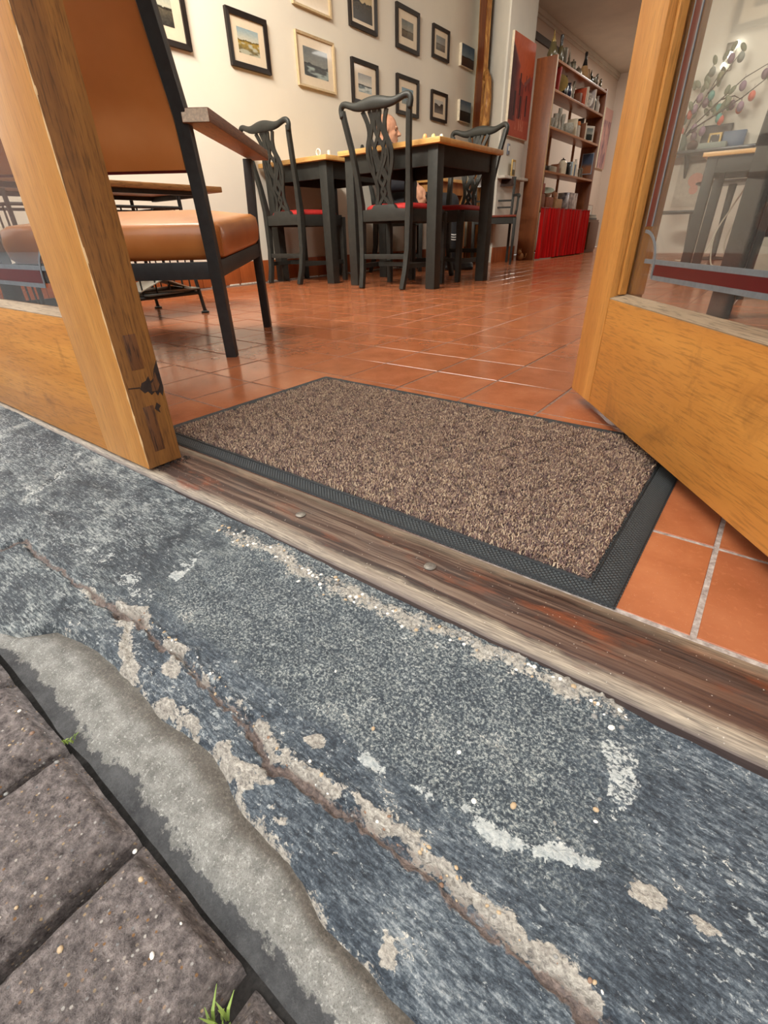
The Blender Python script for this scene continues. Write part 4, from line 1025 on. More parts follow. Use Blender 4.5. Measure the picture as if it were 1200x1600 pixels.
def landscape(sky0, sky1, far, near, hz, seed, hills=.10, water=None):
    def fn(U, V):
        n = fbm(U*5, V*9, 4, seed); m = fbm(U*16, V*22, 3, seed+3)
        c = lerp(C3(*sky1), C3(*sky0), sm(hz, 1, V)+.35*(n-.5))
        line = hz+hills*(fbm(U*3.2, U*0+seed, 3, seed)-.45)
        g = lerp(C3(*near), C3(*far), sm(0, hz, V)+.7*(m-.5))
        if water is not None: g = lerp(g, C3(*water), sm(.45, .62, fbm(U*2.5, V*7, 3, seed+9))*(V < hz*.8))
        c = np.where((V < line)[..., None], g, c)
        ridge = (V < line+.0) & (V > line-.06)
        c = np.where(ridge[..., None], c*.62, c)
        return c+18*(m-.5)[..., None]
    return fn
BLKF = wood('black_frame', (38, 28, 24), (22, 16, 14), 'z', .4, 1, .3)
CRMF = wood('pale_frame', (216, 196, 160), (180, 156, 118), 'z', .4, 1, .3)
MOUNT = plain('cream_mount', (226, 210, 184), .35, coat=.5, var=.03)
CANV = plain('canvas_edge', (226, 214, 190), .8)
def picture(label, y0, y1, z0, z1, fn, frame=BLKF, fw=.028, mount=.06, depth=.022, wall=WALL_X):
    w, h = y1-y0, z1-z0
    r = thing('framed_picture', label, 'picture', (wall+.001, (y0+y1)/2, (z0+z1)/2), 0, 'pictures on the left wall')
    mb = MB()
    o, i = [(-w/2, -h/2), (w/2, -h/2), (w/2, h/2), (-w/2, h/2)], [(-w/2+fw, -h/2+fw), (w/2-fw, -h/2+fw), (w/2-fw, h/2-fw), (-w/2+fw, h/2-fw)]
    for k in range(4):
        a, b, c, d = o[k], o[(k+1) % 4], i[(k+1) % 4], i[k]
        mb.hexa([(0, *a), (0, *b), (0, *c), (0, *d)], [(depth, *a), (depth, *b), (depth*.8, *c), (depth*.8, *d)])
    build('frame', mb, frame, r)
    build('mount', MB().box(.001, .008, -w/2+fw, w/2-fw, -h/2+fw, h/2-fw), MOUNT, r)
    art_mesh('print', w-2*fw-2*mount, h-2*fw-2*mount*.95, fn, r, .0086, ARTG)
    return r
def canvas(label, y0, y1, z0, z1, fn, wall=WALL_X, depth=.03, nx=50, ny=50, group='pictures on the left wall', name='canvas_picture'):
    w, h = y1-y0, z1-z0
    r = thing(name, label, 'picture', (wall+.001, (y0+y1)/2, (z0+z1)/2), 0, group)
    build('stretcher', MB().box(0, depth, -w/2, w/2, -h/2, h/2), CANV, r, bevel=.002)
    art_mesh('painted_face', w-.006, h-.006, fn, r, depth+.0006, ART, nx, ny)
    return r
picture('black framed picture mostly hidden behind the armchair back', .99, 1.335, 1.270, 1.60, landscape((150, 160, 150), (190, 190, 170), (90, 84, 70), (60, 58, 54), .5, 3))
picture('black framed yellow and grey watercolour of a harbour town, nearest the armchair', 1.625, 1.955, 1.262, 1.537, landscape((150, 170, 176), (196, 196, 180), (170, 140, 60), (104, 96, 70), .55, 5, .2, (180, 180, 160)), mount=.050)
picture('pale framed picture cut off by the top of the view', 2.225, 2.612, 1.680, 1.98, landscape((160, 120, 80), (190, 160, 120), (120, 80, 50), (90, 60, 40), .5, 8), CRMF, .014, .075)
picture('pale framed grey seascape with a dark headland', 2.22, 2.62, 1.255, 1.552, landscape((96, 100, 98), (120, 122, 116), (60, 62, 60), (52, 56, 56), .42, 12, .22, (150, 164, 160)), CRMF, .014, .058)
picture('black framed dark landscape high on the wall, cut by the top of the view', 2.825, 3.17, 1.697, 1.975, landscape((170, 150, 110), (200, 180, 140), (64, 58, 44), (44, 42, 36), .62, 14, .25), mount=.026)
picture('black framed brown moorland print, upper row above the nearer chair', 3.44, 3.79, 1.690, 1.967, landscape((110, 116, 112), (140, 136, 124), (100, 88, 70), (84, 72, 58), .45, 16, .05), mount=.058)
picture('small black framed grey beach print with a glint, upper row', 4.02, 4.315, 1.731, 1.958, landscape((130, 136, 136), (152, 152, 146), (120, 114, 104), (96, 92, 86), .48, 18, .03), fw=.024, mount=.042)
canvas('small unframed blue and brown landscape canvas, upper of the two near the wooden slab', 4.535, 4.80, 1.755, 1.925, landscape((74, 96, 116), (120, 140, 150), (80, 58, 44), (66, 46, 36), .45, 20, .05))
picture('black framed pale lake watercolour just above the nearer chair crest', 2.825, 3.17, 1.240, 1.518, landscape((150, 152, 150), (204, 200, 188), (70, 80, 84), (150, 168, 170), .42, 22, .06, (196, 204, 200)), mount=.056)
picture('black framed blue seascape partly hidden by the nearer chair crest', 3.442, 3.793, 1.247, 1.522, landscape((118, 150, 170), (170, 190, 196), (104, 130, 146), (130, 140, 136), .4, 25, .02), mount=.056)
picture('small black framed black and white street drawing, lower row', 4.02, 4.315, 1.270, 1.498, landscape((200, 198, 190), (190, 188, 180), (70, 68, 66), (120, 116, 110), .6, 28, .5), fw=.024, mount=.042)
canvas('small unframed dark moor canvas, lower of the two near the wooden slab', 4.55, 4.79, 1.321, 1.497, landscape((90, 110, 126), (140, 152, 154), (60, 52, 42), (42, 36, 32), .5, 31, .06))

# big red painting on the pier
def red_street(U, V):
    n = fbm(U*7, V*13, 4, 41); m = fbm(U*30, V*30, 2, 44)
    c = lerp(C3(166, 74, 52), C3(188, 86, 48), sm(.2, .9, V)+.3*(n-.5))
    L = (U < .36-.02*np.sin(V*30)) & (V < .90-.55*U) & (V > .16)
    c = np.where(L[..., None], lerp(C3(74, 32, 38), C3(140, 56, 46), sm(.1, .36, U)+.5*(n-.5)), c)
    R = (U > .62) & (V < .52+.33*(U-.5)) & (V > .2)
    c = np.where(R[..., None], lerp(C3(168, 70, 52), C3(128, 52, 46), n), c)
    Mi = (U > .36) & (U < .60) & (V < .60-.2*(U-.36)) & (V > .2)
    c = np.where(Mi[..., None], lerp(C3(138, 52, 44), C3(96, 36, 38), n), c)
    for a, b, lo, hi in ((.20, .27, .22, .46), (.45, .53, .20, .44), (.74, .80, .24, .46), (.40, .46, .44, .66), (.68, .70, .5, .66), (.82, .84, .52, .68)):
        k = (U > a) & (U < b) & (V > lo) & (V < hi); c = np.where(k[..., None], C3(44, 20, 26), c)
    for a, hi in ((.36, .30), (.62, .26), (.52, .22), (.70, .20)):
        k = (np.abs(U-a) < .028*(1-(V-.06)/hi)) & (V > .08) & (V < hi); c = np.where(k[..., None], lerp(C3(214, 150, 120), C3(150, 60, 46), n), c)
    tops = (np.abs(V-(.90-.55*U)) < .012) & (U < .36) | (np.abs(V-(.52+.33*(U-.5))) < .025) & (U > .6) & (n > .5)
    c = np.where(tops[..., None], C3(126, 76, 70), c)
    return c+16*(m-.5)[..., None]
canvas('tall red painting of dark street arcades on the white pier', 4.50, 5.02, 1.137, 1.905, red_street, PIER_X, .025, 70, 110, 'large paintings')
def pink_trees(U, V):
    n = fbm(U*14, V*5, 4, 61); return lerp(C3(206, 160, 150), C3(110, 84, 104), sm(.42, .6, n)*(V < .8))
canvas('pale pink and violet painting on the wall beyond the bookshelf', 9.5, 9.95, 1.24, 2.08, pink_trees, WALL_X, .03, 40, 60, 'large paintings')
# switches and the little ledge on the pier
SWP = bpy.data.materials['switch_plastic']
sw = build('light_switch', MB().box(PIER_X, PIER_X+.010, 4.46, 4.50, 1.00, 1.09), SWP, bevel=.002); tag(sw, 'pale switch plate under the left side of the red painting', 'switch'); build('rocker', MB().box(PIER_X+.010, PIER_X+.014, 4.47, 4.49, 1.03, 1.06), SWP, sw)
sw = build('light_switch', MB().box(PIER_X, PIER_X+.012, 4.60, 4.65, .99, 1.08), plain('blue_grey_plastic', (120, 126, 140), .4), bevel=.002); tag(sw, 'blue grey switch plate under the middle of the red painting', 'switch'); build('rocker', MB().box(PIER_X+.012, PIER_X+.016, 4.612, 4.638, 1.02, 1.06), SWP, sw)
lg = build('wall_ledge', MB().box(PIER_X+.001, PIER_X+.09, 4.42, 5.02, .775, .80), plain('stained_white', (196, 190, 178), .7, var=.2, scale=14), bevel=.003); tag(lg, 'narrow white ledge on the pier under the switches', 'ledge')
r = thing('photo_frame', 'small gilt photo frame standing on the narrow white ledge', 'picture', (PIER_X+.03, 4.72, .801))
build('frame', MB().box(0, .012, -.045, .045, 0, .15), plain('gilt', (190, 160, 100), .4, .5), r, bevel=.002); o = art_mesh('print', .06, .11, landscape((190, 190, 176), (210, 206, 190), (110, 110, 90), (90, 84, 70), .4, 71), r, .0128); o.location = (0, 0, .075)
tr_ = plain('cat_tan', (150, 104, 58), .7)
r = thing('cat_figurine', 'small tan animal figurine on the floor at the foot of the bookshelf', 'figurine', (-1.90, 4.98, 0))
build('body', MB().ell((0, 0, .04), (.03, .05, .04), 10, 7).ell((0, -.045, .085), (.024, .024, .026), 10, 7).ell((-.012, -.045, .112), (.006, .006, .012), 6, 5).ell((.012, -.045, .112), (.006, .006, .012), 6, 5), tr_, r, smooth=True)
build('tail', MB().tube([(0, .045, .02), (.03, .07, .03), (.04, .06, .07)], .007, 6), tr_, r, smooth=True)

# live edge wooden slab in the corner
t = NT('slab_heart', .45, 0, .4, .2); v = t.coord('Object', (9, 9, .9)); n = t.noise(v, 1, 5, .6, .8)
t.color(t.ramp(n, [(.3, lin((70, 30, 12))), (.5, lin((112, 56, 24))), (.72, lin((146, 84, 40)))])); t.bump(n, .2, .003); HEART = t.m
t = NT('slab_sapwood', .55, 0, .4, .1); v = t.coord('Object', (30, 30, 6)); n = t.noise(v, 1, 5, .65, 1.0)
t.color(t.ramp(n, [(.3, lin((92, 54, 20))), (.5, lin((160, 106, 48))), (.72, lin((206, 156, 84)))])); t.bump(n, .8, .02); SAP = t.m
sl = thing('live_edge_slab', 'tall live edge wooden slab with a hole leaning in the corner by the pier', 'wooden slab', (-2.345, 4.66, 0), math.radians(-41))
def slab(zs, lo, hi, y0=-.055, y1=-.005):
    mb = MB(); rings = []
    for z, a, b in zip(zs, lo, hi): rings.append([(a, y0, z), (b, y0, z), (b, y1, z), (a, y1, z)])
    return mb.ring(rings)
zs = np.linspace(.0, CEIL_Z-.01, 40)
wl = -.155+.018*(fbm(zs*3, zs*0, 3, 81)-.5)+.012*np.sin(zs*4); wr = .035+.02*(fbm(zs*2.4, zs*0+4, 3, 83)-.5)
build('heartwood', slab(zs, wl+.022, wr), HEART, sl, smooth='auto')
build('bark_edge', slab(zs, wl-.016+.012*(fbm(zs*14, zs*0, 2, 85)-.5), wl+.0218, -.050, -.008), SAP, sl, smooth='auto')
build('bark_edge', slab(zs, wr+.0002, wr+.016+.008*(fbm(zs*9, zs*0, 2, 86)-.5), -.050, -.008), SAP, sl, smooth='auto')
pts = [(.050, -.03, 1.62), (.095, -.03, 1.67), (.140, -.03, 1.60), (.158, -.03, 1.46), (.150, -.03, 1.33), (.125, -.03, 1.20), (.085, -.03, 1.08), (.090, -.03, .90), (.10, -.03, .6), (.09, -.03, .3), (.08, -.03, .02)]
mb = MB(); rr = [.022, .028, .034, .038, .040, .048, .058, .06, .06, .06, .06]
mb.tube(pts, rr, 9)
rs = np.random.default_rng(5)
mb.v = [tuple(np.array(p)+rs.normal(0, .005, 3)*np.array([1, .6, 1])) for p in mb.v]
build('burl', mb, SAP, sl, smooth=True)

# ================================================================== BOOKSHELF
BSW = wood('bookshelf_wood', (140, 78, 34), (90, 46, 18), 'z', .42, 1, .4, .15)
BSX = wood('bookshelf_board', (178, 112, 56), (132, 76, 32), 'y', .42, 1, .4, .15)
SX0, SX1 = -1.985, -1.775
SY0, SY1 = 5.045, 6.83
bs = thing('bookshelf', 'tall open brown bookshelf standing against the end of the pier', 'bookshelf', (0, 0, 0))
build('side_panel', MB().box(SX0, SX1, SY0, SY0+.028, 0, 1.80), BSW, bs, bevel=.002)
build('side_panel', MB().box(SX0, SX1, SY1-.028, SY1, 0, 1.80), BSW, bs, bevel=.002)
build('edge_strip', MB().box(SX1, SX1+.004, SY0, SY0+.028, 0, 1.80), wood('pale_edge', (196, 160, 116), (150, 110, 70), 'z'), bs)
LEV = [1.775, 1.548, 1.250, .872, .515, .10]
for k, z in enumerate(LEV):
    build('shelf_board', MB().box(SX0, SX1, SY0+.0285, SY1-.0285, z-.022, z), BSX, bs, bevel=.002)
for y, z0, z1 in ((5.12, 1.2505, 1.525), (6.15, 1.2505, 1.525), (5.62, .8725, 1.227), (6.45, .8725, 1.227), (5.55, .5155, .849), (6.05, .5155, .849), (5.8, .1005, .492)):
    build('upright', MB().box(SX0+.005, SX0+.03, y-.012, y+.012, z0, z1), BSX, bs)
# red curtain
t = NT('red_curtain', .55, 0, .35); n = t.noise(t.coord('Object', (4, 60, 3)), 1, 3); t.color(t.ramp(n, [(.3, lin((150, 8, 10))), (.7, lin((206, 18, 20)))])); t.b.inputs['Specular IOR Level'].default_value = .2
ny, nz = 360, 14
yy_ = np.linspace(SY0+.01, SY1-.01, ny); zz_ = np.linspace(.012, .528, nz)
A, B = np.meshgrid(yy_, zz_, indexing='ij')
ph = A*48+2.2*fbm(A*5, A*0, 3, 91)*6+.6*(.528-B)*np.sin(A*11)
D = .014*np.sin(ph)*(.5+.9*(.53-B)/.5)+.008*(fbm(A*20, B*4, 2, 92)-.5)
cur = fast('curtain', np.stack([np.full(A.shape, SX1+.030)+D, A, B], -1).reshape(-1, 3), gridfaces(ny, nz), t.m, None, True)
tag(cur, 'gathered bright red curtain closing the bottom of the bookshelf', 'curtain')
build('curtain_rod', MB().tube([(SX1+.03, SY0+.01, .523), (SX1+.03, SY1-.01, .523)], .003, 6), BLACKM, cur)

# ---- things on the shelves (front edge of the boards, real sizes)
def pot(name, label, cat, y, lev, prof, mat, x=-1.86, n=16, group=None, extra=None):
    z = LEV[lev]+.0008
    o = build(name, MB().lathe(prof, n, (0, 0, 0)), mat, smooth='auto'); o.location = (x, y, z); tag(o, label, cat, group)
    if extra:
        for nm, pr, m in extra: build(nm, MB().lathe(pr, n), m, o, smooth='auto')
    return o
def slabthing(name, label, cat, y, lev, dx, dy, dz, mat, x=-1.86, rz=0.0, lean=0.0, group=None, page=None):
    o = build(name, MB().box(-dx/2, dx/2, -dy/2, dy/2, 0, dz), mat, bevel=.002); o.location = (x, y, LEV[lev]+.0008+abs(math.sin(lean))*dy/2); o.rotation_euler = (lean, 0, rz); tag(o, label, cat, group)
    if page: build('pages', MB().box(-dx/2+.003, dx/2+.0012, -dy/2+.003, dy/2-.003, .003, dz+.0012), page, o)
    return o
OLIVE = plain('olive_glaze', (84, 76, 48), .25, coat=.5); DKG = plain('dark_green_glass', (34, 38, 28), .15, coat=.5); WICK = plain('wicker', (160, 124, 82), .7, var=.3, scale=200)
SILV = plain('tarnished_silver', (150, 146, 134), .3, .8); PEWT = plain('pewter', (110, 104, 90), .4, .6); CREAM = plain('cream_glaze', (214, 204, 180), .3, coat=.4); GOLD = plain('old_gold', (140, 118, 66), .4, .4)
BLKG = plain('black_glaze', (24, 24, 26), .2, coat=.4); BROWNB = plain('brown_box', (120, 70, 40), .6); WHITEC = plain('white_card', (222, 216, 204), .6); REDB = plain('red_book', (150, 40, 32), .6); PAGES = plain('book_pages', (224, 214, 190), .8)
gt = 'ornaments on top of the bookshelf'
pot('decanter', 'gourd shaped olive decanter with a tall spire stopper, first on top of the bookshelf', 'decanter', 5.12, 0, [(.03, 0), (.048, .015), (.053, .05), (.042, .085), (.032, .11), (.026, .14)], OLIVE, group=gt, extra=[('stopper', [(.020, .139), (.022, .155), (.010, .18), (.005, .21), (.001, .235)], GOLD)])
pot('bottle', 'slim bottle with a black neck beside the gourd decanter', 'bottle', 5.33, 0, [(.03, 0), (.034, .02), (.034, .11), (.016, .15)], OLIVE, group=gt, extra=[('neck', [(.016, .149), (.014, .19), (.018, .215), (.015, .235)], BLKG)])
pot('beaker', 'pale ribbed beaker behind the black necked bottle', 'beaker', 5.43, 0, [(.032, 0), (.034, .005), (.036, .14), (.038, .15), (.033, .15), (.030, .01)], PEWT, group=gt)
pot('flask', 'small grey flask with a needle spire', 'flask', 5.60, 0, [(.022, 0), (.03, .03), (.026, .06), (.012, .085), (.01, .10)], PEWT, group=gt, extra=[('spire', [(.013, .099), (.008, .125), (.003, .16), (.0008, .20)], PEWT)])
pot('jar', 'squat grey jar with a knobbed lid', 'jar', 5.74, 0, [(.026, 0), (.036, .03), (.034, .07), (.026, .09)], PEWT, group=gt, extra=[('lid', [(.030, .0905), (.026, .102), (.006, .108), (.009, .118), (.002, .124)], PEWT)])
pot('teapot', 'low silver pot left of the wicker bottle', 'pot', 5.92, 0, [(.026, 0), (.044, .025), (.042, .05), (.028, .07)], SILV, group=gt, extra=[('lid', [(.028, .0705), (.016, .082), (.005, .088), (.006, .096), (.001, .10)], SILV)])
pot('bottle', 'large wicker covered bottle with a long black neck', 'bottle', 6.12, 0, [(.052, 0), (.058, .01), (.055, .07), (.03, .13)], WICK, group=gt, extra=[('neck', [(.03, .1295), (.02, .165), (.014, .20), (.016, .245), (.013, .25)], BLKG)])
pot('cone_vase', 'plain tan cone vase right of the wicker bottle', 'vase', 6.27, 0, [(.04, 0), (.042, .01), (.02, .11), (.012, .13)], WICK, group=gt)
pot('flask', 'dark green flask with a pointed stopper', 'flask', 6.38, 0, [(.024, 0), (.034, .035), (.026, .075), (.010, .095)], DKG, group=gt, extra=[('stopper', [(.012, .0955), (.009, .115), (.001, .145)], DKG)])
pot('jar', 'small olive jar with a flat lid', 'jar', 6.49, 0, [(.026, 0), (.034, .03), (.03, .08)], OLIVE, group=gt, extra=[('lid', [(.032, .0805), (.030, .09), (.004, .092)], OLIVE)])
def figurine(label, y, m, h):
    o = build('figurine', MB().ell((0, 0, h*.16), (h*.2, h*.22, h*.16), 10, 7).ell((0, 0, h*.45), (h*.15, h*.17, h*.25), 10, 7).ell((0, .004, h*.80), (h*.10, h*.10, h*.13), 10, 7).tube([(0, h*.14, h*.5), (0, h*.24, h*.72), (0, h*.16, h*.98)], h*.05, 7), m, smooth=True)
    o.location = (-1.86, y, LEV[0]+.001); tag(o, label, 'figurine', gt); return o
figurine('ornate pewter figurine second from the far end of the bookshelf top', 6.60, PEWT, .15)
figurine('curled olive figurine at the far end of the bookshelf top', 6.76, OLIVE, .13)
g1 = 'things on the upper shelf'
slabthing('book', 'red book leaning at the near end of the upper shelf', 'book', 5.20, 1, .15, .03, .19, REDB, lean=-.16, group=g1, page=None)
o = build('plate', MB().lathe([(.0, 0), (.05, .002), (.082, .010), (.085, .013), (.05, .006), (.0, .004)], 24), GOLD, smooth='auto'); o.location = (-1.84, 5.36, LEV[1]+.086); o.rotation_euler = (1.2, 0, .5); tag(o, 'yellow gold decorated plate propped on the upper shelf', 'plate', g1)
pot('bottle', 'stout black bottle on the upper shelf', 'bottle', 5.58, 1, [(.036, 0), (.038, .1), (.016, .14), (.014, .18), (.016, .185)], BLKG, group=g1)
pot('vase', 'dark blue vase on the upper shelf', 'vase', 5.70, 1, [(.02, 0), (.04, .05), (.03, .10), (.018, .13), (.026, .145)], plain('dark_blue_glaze', (40, 48, 70), .2, coat=.4), group=g1)
pot('candlestick', 'white and silver candlestick in the middle of the upper shelf', 'candlestick', 5.86, 1, [(.034, 0), (.034, .008), (.010, .02), (.014, .06), (.008, .09), (.016, .12), (.012, .185)], SILV, group=g1)
slabthing('box', 'small dark brown box on the upper shelf', 'box', 6.00, 1, .10, .07, .10, BROWNB, group=g1)
slabthing('book', 'orange red book standing on the upper shelf', 'book', 6.11, 1, .14, .025, .16, plain('orange_book', (190, 80, 44), .6), group=g1, page=PAGES)
slabthing('book', 'white book with a red spine on the upper shelf', 'book', 6.17, 1, .14, .03, .175, WHITEC, group=g1, page=PAGES)
o = build('plate', MB().lathe([(.0, 0), (.05, .002), (.078, .010), (.08, .013), (.05, .006), (.0, .004)], 24), plain('striped_plate', (206, 200, 192), .3, var=.6, scale=50), smooth='auto'); o.location = (-1.85, 6.32, LEV[1]+.080); o.rotation_euler = (1.25, 0, .5); tag(o, 'black and white patterned plate propped on the upper shelf', 'plate', g1)
slabthing('book', 'tall pale grey book on the upper shelf', 'book', 6.43, 1, .15, .035, .19, plain('pale_grey_book', (196, 190, 190), .6), group=g1, page=PAGES)
pot('bottle', 'black bottle near the far end of the upper shelf', 'bottle', 6.56, 1, [(.034, 0), (.036, .10), (.015, .14), (.013, .175), (.016, .18)], BLKG, x=-1.84, group=g1)
pot('bottle', 'white bottle at the far end of the upper shelf', 'bottle', 6.70, 1, [(.034, 0), (.036, .09), (.015, .13), (.013, .17), (.016, .175)], WHITEC, x=-1.84, group=g1)
t = NT('shelf_glass', .08); t.b.inputs['Transmission Weight'].default_value = .55; t.b.inputs['IOR'].default_value = 1.3; n = t.noise(t.coord('Object'), 60, 3); t.color(t.ramp(n, [(.3, lin((196, 200, 192))), (.7, lin((236, 236, 226)))])); SG = t.m
g2 = 'things on the second shelf'
for k, (y, h, r_, lb) in enumerate(((5.33, .10, .03, 'short clear tumbler nearest on the second shelf'), (5.43, .15, .03, 'clear glass second from the near end of the second shelf'), (5.54, .21, .022, 'tall slim glass decanter on the second shelf'), (5.65, .17, .028, 'clear vase right of the tall slim decanter'))):
    pot('glass_vessel', lb, 'glass', y, 2, [(r_*.8, 0), (r_*.9, .004), (r_*.6, h*.4), (r_, h*.8), (r_*.95, h), (r_*.88, h), (r_*.9, h*.8), (r_*.5, h*.4), (r_*.7, .012)], SG, group=g2)
pot('glass_bowl', 'round clear glass bowl in the middle of the second shelf', 'bowl', 5.84, 2, [(.03, 0), (.062, .03), (.07, .07), (.06, .11), (.057, .11), (.066, .07), (.058, .033), (.02, .008)], SG, n=20, group=g2)
slabthing('picture_board', 'thin pale board edge-on on the second shelf', 'board', 5.98, 2, .12, .012, .17, CREAM, group=g2)
pot('glass_vessel', 'grey glass jar right of the pale board', 'glass', 6.07, 2, [(.03, 0), (.034, .02), (.034, .13), (.026, .15)], SG, group=g2)
pot('bottle', 'white bottle with an orange cap on the second shelf', 'bottle', 6.20, 2, [(.026, 0), (.028, .01), (.026, .12), (.016, .135)], WHITEC, group=g2, extra=[('cap', [(.022, .1355), (.024, .15), (.018, .172), (.004, .175)], plain('orange_cap', (206, 120, 50), .5))])
slabthing('book', 'brown spined book on the second shelf', 'book', 6.29, 2, .13, .03, .16, BROWNB, group=g2, page=PAGES)
slabthing('book', 'dark tall book behind the photo frame on the second shelf', 'book', 6.36, 2, .10, .03, .22, plain('charcoal_book', (62, 56, 54), .6), x=-1.9, group=g2, page=PAGES)
r = thing('photo_frame', 'white framed photograph standing on the second shelf', 'picture', (-1.83, 6.55, LEV[2]+.001), math.radians(-28))
build('frame', MB().box(-.008, .004, -.075, .075, 0, .165), WHITEC, r, bevel=.002); o = art_mesh('print', .10, .12, landscape((120, 130, 130), (170, 176, 170), (50, 56, 52), (40, 44, 42), .5, 101), r, .0048); o.location = (0, 0, .082)
g3 = 'things on the third shelf'
o = build('stone', MB().ell((0, 0, .035), (.05, .07, .04), 10, 7), plain('dark_rock', (60, 50, 44), .8, var=.4, scale=60), smooth=True); o.location = (-1.86, 5.19, LEV[3]+.001); tag(o, 'dark rounded stone at the near end of the third shelf', 'stone', g3)
slabthing('silver_box', 'flat polished silver box on the third shelf', 'box', 5.40, 3, .12, .20, .055, SILV, group=g3)
mb = MB().prism([(-.07, 0), (.07, 0), (.07, .10), (.02, .085)], -.05, .05, 'yz'); o = build('wedge', mb, BROWNB, bevel=.003); o.location = (-1.88, 5.60, LEV[3]+.001); tag(o, 'brown wooden wedge beside the shelf upright', 'wedge', g3)
pot('jug', 'cream lidded jug on the third shelf', 'jug', 5.84, 3, [(.045, 0), (.05, .02), (.05, .12), (.03, .145)], CREAM, group=g3, extra=[('lid', [(.032, .1455), (.02, .155), (.006, .158), (.008, .168), (.001, .17)], BLKG)])
slabthing('book', 'black upright book on the third shelf', 'book', 5.96, 3, .12, .03, .13, BLKG, group=g3)
slabthing('book', 'pale blue book on the third shelf', 'book', 6.05, 3, .13, .07, .14, plain('pale_blue_book', (176, 196, 206), .6), group=g3, page=PAGES)
slabthing('book', 'slate blue book on the third shelf', 'book', 6.16, 3, .13, .05, .12, plain('slate_blue_book', (120, 136, 156), .6), group=g3, page=PAGES)
pot('cone_vase', 'tall white and gold cone on the third shelf', 'vase', 6.30, 3, [(.045, 0), (.047, .01), (.025, .12), (.012, .18), (.016, .19)], WHITEC, group=g3)
r = pot('coffee_pot', 'small silver coffee pot at the far end of the third shelf', 'coffee pot', 6.52, 3, [(.036, 0), (.038, .01), (.026, .06), (.034, .10)], SILV, group=g3, extra=[('lid', [(.034, .1005), (.012, .115), (.004, .12), (.006, .13), (.001, .132)], SILV)])
build('handle', MB().tube([(.0, .034, .095), (0, .062, .085), (0, .060, .03), (0, .036, .018)], .005, 6), BLKG, r)
r = thing('framed_picture', 'small blue night picture hung on the inner far side of the bookshelf', 'picture', (-1.875, SY1-.029, 1.05), math.radians(-90))
build('frame', MB().box(0, .008, -.075, .075, -.115, .115), plain('pale_blue_frame', (150, 160, 176), .5), r, bevel=.001)
art_mesh('print', .13, .21, lambda U, V: lerp(C3(150, 96, 60), C3(70, 84, 112), sm(.3, .6, V+.2*(fbm(U*6, V*6, 3, 111)-.5))), r, .0088)
g4 = 'things on the fourth shelf'
def carton(label, y, dx, dy, dz, m, lev=4, x=-1.87, z=0):
    o = slabthing('carton', label, 'box', y, lev, dx, dy, dz, m, x, group=g4); o.location.z += z; return o
carton('dark brown carton at the near end of the fourth shelf', 5.18, .15, .13, .14, BROWNB)
carton('red brown carton stacked at the near end of the fourth shelf', 5.18, .13, .11, .10, plain('red_brown_box', (136, 66, 44), .6), z=.142)
carton('red brown basket carton under the pale shell bowl', 5.42, .14, .22, .12, plain('basket_brown', (128, 70, 42), .7, var=.35, scale=90))
o = build('shell_bowl', MB().lathe([(.02, 0), (.05, .02), (.085, .075), (.08, .075), (.045, .026), (.01, .008)], 22), plain('pale_green_shell', (196, 206, 190), .4, coat=.3), smooth='auto'); o.location = (-1.87, 5.45, LEV[4]+.122); o.rotation_euler = (.35, .2, 0); tag(o, 'pale green shell bowl on a brown carton in the fourth shelf', 'bowl', g4)
carton('tan carton in the middle of the fourth shelf', 5.74, .14, .20, .11, plain('tan_card', (170, 130, 90), .7))
o = build('letter_rack', MB().box(-.02, .02, -.05, .05, 0, .02).box(-.02, -.014, -.05, .05, .02, .09).box(.014, .02, -.05, .05, .02, .07), BSX, bevel=.001); o.location = (-1.87, 5.74, LEV[4]+.112); tag(o, 'little wooden rack on the tan carton', 'rack', g4)
pot('bottle', 'small white bottle beside the tan carton', 'bottle', 5.93, 4, [(.024, 0), (.026, .06), (.012, .085), (.012, .11)], WHITEC, group=g4)
t = NT('foil_paper', .25, .7); n = t.voronoi(t.coord('Object'), 30, 'Color'); s_ = t.n.new('ShaderNodeSeparateColor'); t.link(n, s_.inputs[0]); t.color(t.ramp(s_.outputs[0], [(.1, lin((110, 104, 112))), (.5, lin((206, 200, 200))), (.9, lin((150, 146, 150)))]))
carton('crinkled silver wrapped parcel at the far end of the fourth shelf', 6.22, .14, .34, .19, t.m)
# cabinet beyond the shelf
r = thing('cabinet', 'small brown cabinet just beyond the bookshelf', 'cabinet', (0, 0, 0))
build('body', MB().box(-2.30, -1.82, 7.10, 7.6, 0, .42), wood('cabinet_wood', (110, 66, 40), (74, 42, 24), 'z'), r, bevel=.003)
build('door', MB().box(-1.82, -1.80, 7.13, 7.57, .04, .39), wood('cabinet_wood', (110, 66, 40), (74, 42, 24), 'z'), r, bevel=.003)
for k, (z, m, lb) in enumerate(((.4205, PAPER[1], 'grey newspaper at the bottom of the pile on the cabinet'), (.442, PAPER[2], 'pale newspaper in the middle of the pile on the cabinet'), (.464, PAPER[0], 'newspaper on top of the pile on the cabinet'))):
    o = build('newspaper', MB().box(-.17, .17, -.2, .2, 0, .02), m, bevel=.004); o.location = (-2.02, 7.36, z+.0008); o.rotation_euler = (0, 0, .06*(k-1)); tag(o, lb, 'newspaper', 'newspapers on the cabinet')
o = build('box', MB().box(-.1, .1, -.16, .16, 0, .12), BROWNB, bevel=.003); o.location = (-2.02, 7.36, .487); tag(o, 'brown box on the pile of newspapers beyond the bookshelf', 'box')
o2 = build('price_card', MB().box(-1.914, -1.908, 7.26, 7.46, .488, .60), WHITEC); tag(o2, 'white card leaning on the brown box beyond the bookshelf', 'card')
